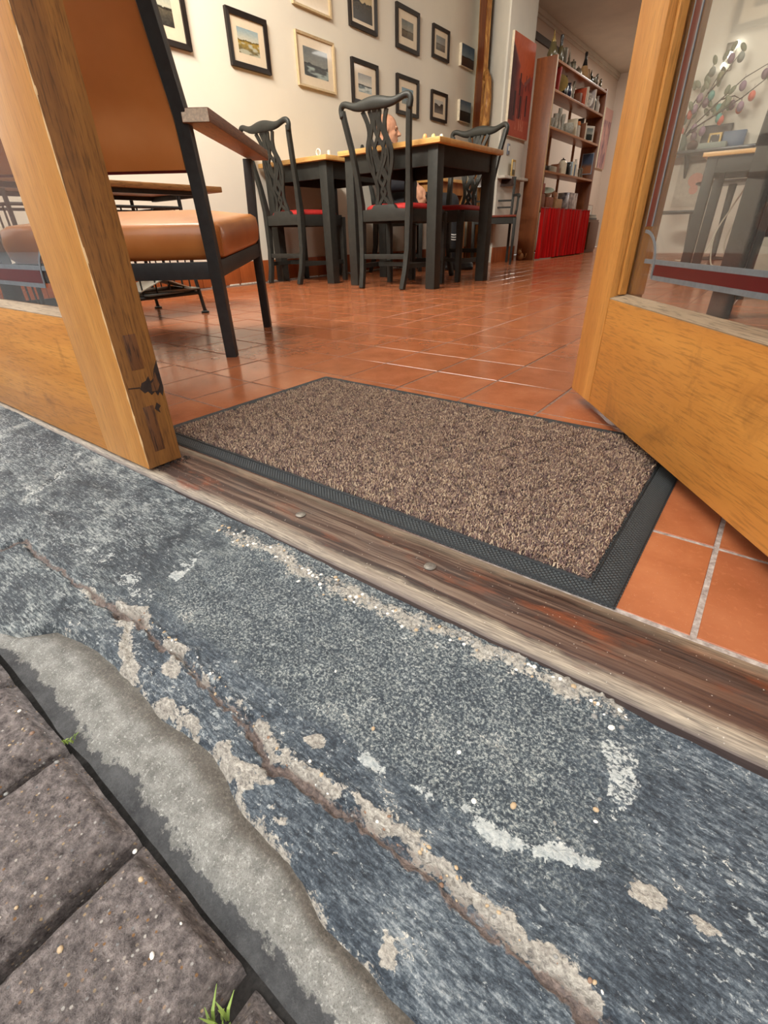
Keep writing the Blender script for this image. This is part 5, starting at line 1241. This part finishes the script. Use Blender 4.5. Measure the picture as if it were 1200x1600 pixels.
r = thing('framed_picture', 'dark leafy picture in a tan frame standing beyond the bookshelf', 'picture', (-2.08, 7.5, .61), 0)
build('frame', MB().box(0, .02, -.22, .22, 0, .34), plain('tan_frame', (166, 124, 70), .5), r, bevel=.003)
o = art_mesh('print', .38, .28, lambda U, V: lerp(C3(30, 34, 30), C3(120, 120, 104), sm(.5, .75, fbm(U*14, V*14, 3, 121))), r, .0208); o.location = (0, 0, .16)

# ---- eggs and small pieces on the tables
TZ = .7525
EGGP = plain('egg_orange', (232, 172, 110), .5); EGGY = plain('egg_yellow', (226, 214, 140), .5); EGGW = plain('egg_white', (236, 226, 204), .5); CUPG = plain('cup_white', (226, 224, 214), .3, coat=.4)
def egg_cup(x, y, m, label):
    r = thing('egg_cup', label, 'egg cup', (x, y, TZ), 0, 'egg cups on the nearer table')
    build('cup', MB().lathe([(.014, 0), (.015, .002), (.005, .007), (.006, .010), (.015, .018), (.016, .022), (.012, .020), (.003, .012)], 14), CUPG, r, smooth='auto')
    build('egg', MB().ell((0, 0, .031), (.0135, .0135, .018), 12, 9), m, r, smooth=True)
egg_cup(-1.262, 1.872, EGGP, 'egg cup with an orange egg on the nearer pine table')
egg_cup(-1.225, 1.905, EGGY, 'egg cup with a yellow green egg on the nearer pine table')
egg_cup(-1.195, 1.945, EGGW, 'egg cup with a cream egg on the nearer pine table')
for x, y, lb in ((-2.04, 1.79, 'white porcelain napkin ring on the table by the wall'),):
    o = build('napkin_ring', MB().tube([(.018*math.cos(a), 0, .022+.018*math.sin(a)) for a in np.linspace(0, 2*math.pi, 16, endpoint=False)], .005, 7, closed=True), CUPG, smooth=True); o.location = (x, y, TZ+.001); tag(o, lb, 'napkin ring')
o = build('salt_shaker', MB().lathe([(.014, 0), (.015, .004), (.012, .03), (.013, .036), (.004, .04)], 12), CUPG, smooth='auto'); o.location = (-2.01, 1.86, TZ); tag(o, 'little white shaker on the table by the wall', 'shaker')

# ================================================================== THE SEATED MAN
t = NT('skin', .5, 0, .4); n = t.noise(t.coord('Object'), 30, 4); t.b.inputs['Subsurface Weight'].default_value = .08
t.color(t.ramp(n, [(.3, lin((198, 142, 112))), (.7, lin((222, 172, 142)))])); SKIN = t.m
NAVY = plain('navy_jacket', (30, 32, 40), .8, var=.2, scale=200); TROU = plain('black_trousers', (26, 27, 31), .8, var=.2, scale=200); SHOE = plain('black_shoe', (24, 24, 26), .5); STRP = plain('white_stripe', (206, 206, 204), .6)
def cone(mb, a, b, ra, rb, n=14):
    a, b = Vector(a), Vector(b); m = 7
    mb.tube([a+(b-a)*k/m for k in range(m+1)], [ra+(rb-ra)*k/m for k in range(m+1)], n)
    mb.ell(a, (ra, ra, ra), n, 8); mb.ell(b, (rb, rb, rb), n, 8)
def chain(mb, pts, rs):
    for (p, q, r0, r1) in zip(pts[:-1], pts[1:], rs[:-1], rs[1:]): cone(mb, p, q, r0, r1)
def remesh(name, mb, mat, parent, vox, smooth_it=6):
    o = build(name, mb, mat)
    m = o.modifiers.new('r', 'REMESH'); m.mode = 'VOXEL'; m.voxel_size = vox
    s = o.modifiers.new('s', 'SMOOTH'); s.iterations = smooth_it; s.factor = .5
    dg = bpy.context.evaluated_depsgraph_get(); me = bpy.data.meshes.new_from_object(o.evaluated_get(dg))
    old = o.data; o.modifiers.clear(); o.data = me; bpy.data.meshes.remove(old)
    me.name = name; me.polygons.foreach_set('use_smooth', [True]*len(me.polygons)); me.update()
    if parent: o.parent = parent
    return o
# faces local +x, hips at the origin's height .50, on the seat of the carved chair
man = thing('person', 'bald man in dark clothes seated in profile behind the nearer table', 'person', (-2.345, 3.05, 0), math.radians(36))
HIP = Vector((.05, 0, .55))
CH = Vector((-.075, 0, .86)); NK = Vector((-.085, 0, .955)); HD = Vector((-.055, 0, 1.052))
kR, kL = Vector((.50, -.10, .53)), Vector((.48, .12, .54))
aR, aL = Vector((.54, -.10, .10)), Vector((.42, .15, .10))
shR, shL = Vector((-.07, -.165, .875)), Vector((-.07, .165, .875))
elR, elL = Vector((-.02, -.24, .66)), Vector((.02, .24, .66))
wrR, wrL = Vector((.19, -.205, .655)), Vector((.22, .21, .655))
mb = MB()
chain(mb, [HIP, HIP+Vector((0, 0, .15)), CH], [.11, .115, .12]); chain(mb, [CH, NK, HD+Vector((-.01, 0, -.02))], [.08, .055, .055])
# head: cranium, face, jaw, nose, brow, ears, lips
mb.ell(HD+Vector((-.012, 0, .028)), (.098, .076, .088), 20, 14)
mb.ell(HD+Vector((.030, 0, -.030)), (.062, .060, .078), 16, 12)
mb.ell(HD+Vector((.055, 0, -.085)), (.036, .040, .026), 12, 8)
mb.ell(HD+Vector((.084, 0, .020)), (.014, .048, .010), 12, 6)
cone(mb, HD+Vector((.088, 0, .008)), HD+Vector((.112, 0, -.026)), .007, .013, 10); mb.ell(HD+Vector((.098, 0, -.030)), (.014, .017, .009), 10, 6)
mb.ell(HD+Vector((.088, 0, -.056)), (.010, .024, .005), 10, 6); mb.ell(HD+Vector((.086, 0, -.067)), (.010, .022, .006), 10, 6)
for s in (-1, 1):
    mb.ell(HD+Vector((-.005, s*.077, -.015)), (.020, .008, .032), 12, 8); mb.ell(HD+Vector((.060, s*.040, -.022)), (.022, .020, .018), 10, 6)
for sh, el, wr, s in ((shR, elR, wrR, -1), (shL, elL, wrL, 1)):
    chain(mb, [CH, sh], [.06, .05]); chain(mb, [sh, el, wr], [.045, .036, .025])
    # hand: palm, four unequal fingers curled over the thigh, thumb from the side of the palm
    d = Vector((.42, .02*s, -.85)).normalized(); side = Vector((.85, 0, .42)); up_ = Vector((0, s*1.0, 0))
    palm = wr+d*.055
    chain(mb, [wr, palm, wr+d*.088], [.024, .030, .026]); mb.ell(palm, (.040, .018, .042), 12, 8)
    for k, L_ in enumerate((.070, .082, .078, .060)):
        b0 = wr+d*.090+side*(-.030+.020*k); b1 = b0+d*L_*.45+up_*(.002); b2 = b1+d*L_*.32-up_*.016; b3 = b2+d*L_*.18-up_*.016
        chain(mb, [wr+d*.05+side*(-.026+.017*k), b0, b1, b2, b3], [.010, .0098, .0090, .0082, .0070])
    b0 = wr+d*.030+side*.028; b1 = b0+d*.034+side*.018-up_*.004; b2 = b1+d*.030-up_*.006
    chain(mb, [b0, b1, b2], [.013, .011, .009])
for k, a, s in ((kR, aR, -1), (kL, aL, 1)):
    chain(mb, [HIP+Vector((0, s*.08, -.01)), k, a], [.075, .052, .036]); cone(mb, a+Vector((0, 0, -.02)), a+Vector((.13, 0, -.065)), .036, .028)
body = remesh('body', mb, SKIN, man, .0065, 4)
mb = MB()   # jacket
chain(mb, [HIP+Vector((0, 0, -.02)), HIP+Vector((-.01, 0, .15)), CH, NK+Vector((-.012, 0, -.045))], [.135, .138, .140, .075])
for sh, el, wr in ((shR, elR, wrR), (shL, elL, wrL)):
    chain(mb, [CH+Vector((0, 0, -.01)), sh], [.085, .074]); w2 = el+(wr-el)*.88; chain(mb, [sh, el, w2], [.068, .056, .042])
remesh('jacket', mb, NAVY, man, .012, 4)
mb = MB()   # trousers
chain(mb, [HIP+Vector((0, .05, -.02)), HIP+Vector((0, -.05, -.02))], [.125, .125])
for k, a, s in ((kR, aR, -1), (kL, aL, 1)): chain(mb, [HIP+Vector((0, s*.08, -.02)), k, a+Vector((0, 0, .02))], [.100, .074, .058])
tro = remesh('trousers', mb, TROU, man, .012, 4)
for q in range(3):
    p0 = kR+(aR-kR)*(.50+.045*q); st = []
    for a in np.linspace(-2.3, .3, 9): st.append(p0+Vector((math.cos(a)*.0685, math.sin(a)*.0685, .03*math.sin(a*1.2))))
    build('stripe', MB().sweep(st, .008, .004, (0, 0, 1)), STRP, tro)
for a, s in ((aR, -1), (aL, 1)):
    mb = MB(); chain(mb, [a+Vector((-.03, 0, -.045)), a+Vector((.08, 0, -.052)), a+Vector((.16, 0, -.064))], [.050, .044, .034])
    mb.box(a.x-.075, a.x+.19, a.y-.042, a.y+.042, .002, .030)
    remesh('shoe', mb, SHOE, man, .008, 3)
mb = MB().ell(HD+Vector((.074, -.030, .000)), (.008, .010, .007), 10, 6).ell(HD+Vector((.074, .030, .000)), (.008, .010, .007), 10, 6)
build('eyes', mb, plain('eye_dark', (52, 42, 38), .3), body, smooth=True)

# ================================================================== SEEN THROUGH THE GLASS OF THE OPEN DOOR
sbm = plain('black_sideboard', (36, 32, 34), .35, coat=.2)
r = thing('wall_counter', 'long black wall shelf carrying the egg tree on the partition wall', 'shelf', (0, 0, 0))
build('shelf_board', MB().box(-.90, 1.0, 6.62, 6.998, 1.045, 1.075), sbm, r, bevel=.003)
for x in (-.7, .0, .7): build('bracket', MB().prism([(6.998, 1.044), (6.70, 1.044), (6.998, .82)], x-.012, x+.012, 'yz'), sbm, r)
CZ = 1.0758
# egg tree: bare branches in a vase hung with painted eggs
tw = plain('twig', (74, 60, 50), .8); 
tree = thing('egg_tree', 'bare branches in a vase hung with coloured eggs on the black wall shelf', 'egg tree', (-.80, 6.80, CZ))
build('vase', MB().lathe([(.05, 0), (.06, .01), (.07, .08), (.045, .15), (.05, .17), (.042, .165), (.03, .05)], 18), plain('green_grey_vase', (110, 120, 108), .3, coat=.4), tree, smooth='auto')
br = [[(0, 0, .12), (.05, 0, .30), (.16, -.02, .52), (.24, 0, .72), (.30, .0, .88)],
      [(0, 0, .12), (.10, .02, .26), (.30, .03, .46), (.48, .02, .62), (.66, 0, .70), (.76, 0, .69)],
      [(.0, 0, .12), (.12, -.04, .22), (.34, -.05, .34), (.52, -.06, .44), (.70, -.05, .58), (.74, -.05, .68)],
      [(0, 0, .12), (-.03, 0, .28), (.02, .03, .44), (.10, .04, .60), (.14, .04, .80)],
      [(.16, -.02, .52), (.24, -.06, .60), (.40, -.08, .84)], [(.30, .03, .46), (.42, .06, .48), (.50, .08, .44)], [(0, 0, .14), (-.06, -.05, .30), (-.10, -.06, .48)]]
for p in br:
    n_ = len(p); build('branch', MB().tube(p, [.010*(1-.75*k/(n_-1)) for k in range(n_)], 6), tw, tree, smooth=True)
ecol = [plain('egg_lilac', (150, 120, 140), .5), plain('egg_teal', (96, 160, 150), .5), plain('egg_coral', (214, 104, 84), .5), plain('egg_olive', (130, 128, 90), .5), plain('egg_mauve', (120, 92, 104), .5), plain('egg_grey', (130, 136, 128), .5)]
eggs = [(.30, 0, .80, 0), (.24, 0, .66, 3), (.14, .04, .72, 5), (.40, -.08, .78, 5), (.66, 0, .62, 4), (.72, 0, .60, 3), (.60, -.05, .44, 2), (.74, -.05, .60, 3), (.48, .02, .55, 0), (.36, -.05, .26, 2), (.52, -.06, .36, 0), (.20, -.03, .18, 0), (.12, .0, .14, 4), (.30, .03, .38, 1), (.34, -.05, .28, 1), (.10, .02, .22, 0), (.06, 0, .40, 0), (.16, -.02, .44, 4), (.02, .03, .36, 2), (-.03, 0, .20, 2), (.42, .06, .40, 4), (.50, .08, .36, 2), (-.10, -.06, .40, 5), (.20, -.02, .50, 1), (.08, .03, .50, 0)]
for x, y, z, k in eggs:
    e_ = build('egg', MB().ell((x, y, z), (.034, .034, .047), 10, 8), ecol[k], tree, smooth=True)
    build('thread', MB().tube([(x, y, z+.045), (x, y, z+.10)], .0014, 4), tw, e_)
LV = [(.30, 0, .90), (.24, .02, .84), (.76, 0, .70), (.40, -.08, .86), (.14, .04, .82), (.74, -.05, .70)]+[(random.uniform(-.05, .42), random.uniform(-.08, .08), random.uniform(.3, .72)) for _ in range(26)]
for x, y, z in LV:
    build('bud_leaf', MB().ell((x, y, z), (.024, .010, .046), 8, 6, Matrix.Rotation(random.uniform(-.8, .8), 3, 'Y')), plain('dry_leaf', (120, 126, 100), .7), tree, smooth=True)
def stand_frame(label, x, y, w, h, fm, fn, lean=-.08, zz=CZ):
    r = thing('photo_frame', label, 'picture', (x, y, zz+.0005), 0, 'frames on the black wall shelf'); r.rotation_euler = (lean, 0, 0)
    build('frame', MB().box(-w/2, w/2, 0, .014, 0, h), fm, r, bevel=.002)
    o = art_mesh('print', w-.036, h-.036, fn, r, .0); o.rotation_euler = (0, 0, math.radians(-90)); o.location = (0, -.0006, h/2); return r
stand_frame('black framed dark print leaning at the back of the black wall shelf', -.47, 6.93, .30, .25, sbm, lambda U, V: lerp(C3(60, 48, 50), C3(88, 72, 70), fbm(U*5, V*5, 3, 131)))
stand_frame('small gilt frame with a black and white photograph on the black wall shelf', -.46, 6.82, .13, .16, bpy.data.materials['gilt'], lambda U, V: lerp(C3(24, 24, 24), C3(210, 210, 204), sm(.5, .7, fbm(U*6, V*7, 3, 135))))
stand_frame('white card with a brown drawing at the foot of the egg tree', -.84, 6.68, .10, .17, WHITEC, lambda U, V: lerp(C3(224, 222, 214), C3(80, 60, 50), sm(.55, .65, fbm(U*6, V*6, 3, 138))))
o = build('box', MB().box(-.11, .11, -.05, .05, 0, .16), plain('blue_box', (74, 100, 130), .4), bevel=.003); o.location = (-.27, 6.87, CZ+.0005); tag(o, 'blue box beside the gilt photo frame', 'box')
o = build('box', MB().box(-.14, .14, -.06, .06, 0, .055), plain('grey_green_box', (150, 160, 150), .5), bevel=.004); o.location = (-.45, 6.72, CZ+.0005); tag(o, 'flat grey box in front of the gilt photo frame', 'box')
o = build('stone', MB().ell((0, 0, .05), (.06, .05, .05), 12, 8), plain('maroon_stone', (84, 56, 54), .6, var=.3), smooth=True); o.location = (-.66, 6.74, CZ); tag(o, 'maroon lump of stone on the black wall shelf', 'stone')
o = build('poster', MB().box(-.78, -.36, 6.994, 6.998, .52, 1.00), plain('pale_poster', (206, 200, 184), .7)); tag(o, 'pale poster with a pink crest under the black wall shelf', 'poster')
pk = plain('pink_print', (224, 170, 152), .7)
build('crest_print', MB().ell((-.57, 6.9935, .80), (.085, .001, .075), 16, 6).ell((-.57, 6.9935, .70), (.05, .001, .05), 12, 6), pk, o)
# added bulbs: imitate a reflected lamp glint and brighten the partition
wlp = thing('glint_lamp', 'three added glowing bulbs on the partition wall, imitating a reflected glint', 'lamp', (-.55, 6.998, 1.93))
build('plate', MB().box(-.05, .05, -.02, 0, -.12, .12), SILV, wlp, bevel=.004)
q = NT('glint_glow'); q.b.inputs['Emission Color'].default_value = (1, .97, .9, 1); q.b.inputs['Emission Strength'].default_value = 6.0; q.color((.9, .9, .88, 1))
for k in range(3): build('bulb', MB().ell((-.03+.04*k, -.05, -.08+.085*k), (.026, .026, .032), 12, 9), q.m, wlp, smooth=True)
# dark bistro chair
bc = thing('bistro_chair', 'dark thin legged chair seen through the edge of the open door glass', 'chair', (-.56, 6.15, 0), math.radians(-80))
DG = plain('dark_grey_metal', (62, 64, 62), .5)
for s in (-1, 1):
    build('leg', MB().tube([(s*.18, -.20, 0), (s*.165, -.17, .43), (s*.16, -.22, .82)], .012, 8), DG, bc, smooth='auto'); build('leg', MB().tube([(s*.19, .20, 0), (s*.16, .16, .43)], .012, 8), DG, bc, smooth='auto')
build('seat', MB().lathe([(.0, .43), (.20, .43), (.215, .445), (.20, .462), (.0, .466)], 28), DG, bc, smooth='auto')
build('backrest', MB().hexa([(-.18, -.215, .62), (.18, -.215, .62), (.18, -.20, .62), (-.18, -.20, .62)], [(-.185, -.245, .80), (.185, -.245, .80), (.185, -.23, .80), (-.185, -.23, .80)]), DG, bc, bevel=.006)
# round pedestal table
rt = thing('pedestal_table', 'dark round table behind the pine table, seen through the open door glass', 'table', (-.02, 5.6, 0), 0)
build('table_top', MB().lathe([(.0, .66), (.30, .66), (.33, .672), (.33, .684), (.0, .686)], 36), DKW, rt, smooth='auto'); build('column', MB().lathe([(.03, .02), (.025, .3), (.035, .659)], 14), DG, rt, smooth='auto'); build('base', MB().lathe([(.20, 0), (.20, .008), (.05, .024), (.0, .03)], 24), DG, rt, smooth='auto')
# cables under the pine table
CAB = plain('white_cable', (214, 210, 190), .5)
def cable(label, pts):
    P = [Vector(p) for p in pts]; out = []
    for k in range(len(P)-1):
        p0, p1, p2, p3 = P[max(k-1, 0)], P[k], P[k+1], P[min(k+2, len(P)-1)]
        for q in np.linspace(0, 1, 8, endpoint=False):
            out.append(.5*((2*p1)+(-p0+p2)*q+(2*p0-5*p1+4*p2-p3)*q*q+(-p0+3*p1-3*p2+p3)*q**3))
    out.append(P[-1]); tag(build('cable', MB().tube(out, .006, 6), CAB, smooth=True), label, 'cable', 'white cables under the pine table')
cable('white cable looping down beneath the pine table behind the open door', [(.20, 4.25, .56), (.14, 4.3, .42), (.08, 4.32, .25), (.10, 4.30, .06), (.16, 4.2, .007), (.3, 4.2, .007)])
cable('shorter white cable bundle right of the looping cable', [(.24, 4.2, .50), (.20, 4.25, .35), (.17, 4.28, .18), (.22, 4.3, .05), (.30, 4.32, .007)])
cable('white cable lying on the tiles by the dark thin legged chair', [(-.30, 5.2, .007), (-.22, 5.15, .007), (-.12, 5.2, .02), (-.06, 5.3, .10), (-.02, 5.4, .30)])
# dark equipment and an upright mirror on the pine table
mr_ = thing('table_mirror', 'upright framed mirror standing on the pine table behind the open door', 'mirror', (.34, 3.86, .7505), math.radians(-20)); mr_.rotation_euler = (-.10, 0, math.radians(-20))
build('frame', MB().box(-.14, .14, 0, .02, 0, .34), DG, mr_, bevel=.003)
t = NT('mirror_glass', .05, 1.0); n = t.noise(t.coord('Object'), 3, 2); t.color(t.ramp(n, [(.3, (.72, .74, .72, 1)), (.7, (.8, .82, .8, 1))])); build('mirror', MB().box(-.12, .12, -.002, .0, .02, .32), t.m, mr_)
o = build('tin', MB().lathe([(.04, 0), (.042, .004), (.042, .16), (.038, .165), (.0, .166)], 20), plain('maroon_tin', (96, 60, 62), .35, .3), smooth='auto'); o.location = (.57, 3.80, .7505); tag(o, 'maroon tin on the pine table beside the mirror', 'tin')
eq = thing('stereo', 'black stereo box on a low stand at the right behind the open door glass', 'stereo', (.62, 3.1, 0))
build('stand', MB().box(-.16, .16, -.15, .15, 0, .24), plain('pale_stand', (150, 146, 132), .6), eq, bevel=.003); build('case', MB().box(-.15, .15, -.14, .14, .2405, .40), BLKG, eq, bevel=.004)
for k in range(3): build('knob', MB().ell((-.08+.08*k, -.142, .30), (.014, .006, .014), 10, 6), SILV, eq, smooth=True)

# ================================================================== CEILING LAMPS (unseen, put in to brighten the room)
def unseen_lamp(label, x, y, w, l, power, tilt=0.0):
    r = thing('unseen_lamp', label, 'lamp', (x, y, CEIL_Z-(.14 if tilt else 0)), 0, 'unseen added lamps'); r.rotation_euler = (tilt, 0, 0)
    build('housing', MB().box(-w/2, w/2, -l/2, l/2, -.06, -.001), plain('lamp_white', (230, 228, 220), .5), r, bevel=.004)
    t = bpy.data.materials.get('lamp_diffuser')
    if t is None:
        q = NT('lamp_diffuser'); q.b.inputs['Emission Color'].default_value = (*LAMP_COL, 1); q.b.inputs['Emission Strength'].default_value = 1.5; q.color((.9, .88, .8, 1)); t = q.m
    build('diffuser', MB().box(-w/2+.01, w/2-.01, -l/2+.01, l/2-.01, -.066, -.0602), t, r)
    ld = bpy.data.lights.new('lamp_light', 'AREA'); ld.shape = 'RECTANGLE'; ld.size = w; ld.size_y = l; ld.energy = power; ld.color = LAMP_COL
    lo = bpy.data.objects.new('lamp_light', ld); COL.objects.link(lo); lo.parent = r; lo.location = (0, 0, -.075)
unseen_lamp('added unseen lamp inside the shop front, tilted to light street-facing faces', -1.35, -.15, 1.5, .30, LAMP_W*4.6, 1.2)  # invented lamp, stands in for stronger daylight from the street side
unseen_lamp('added unseen fill lamp over the square tables', -1.0, 2.1, .30, 1.2, LAMP_W*.08)
unseen_lamp('added unseen fill lamp before the bookshelf', -.6, 4.6, .30, 1.2, LAMP_W*.45)
unseen_lamp('unseen lamp put over the far passage for the warm glow there', -1.15, 8.5, .24, 1.0, LAMP_W*1.5)
unseen_lamp('added unseen fill lamp in front of the partition wall', .2, 6.0, .30, 1.0, LAMP_W*.4)
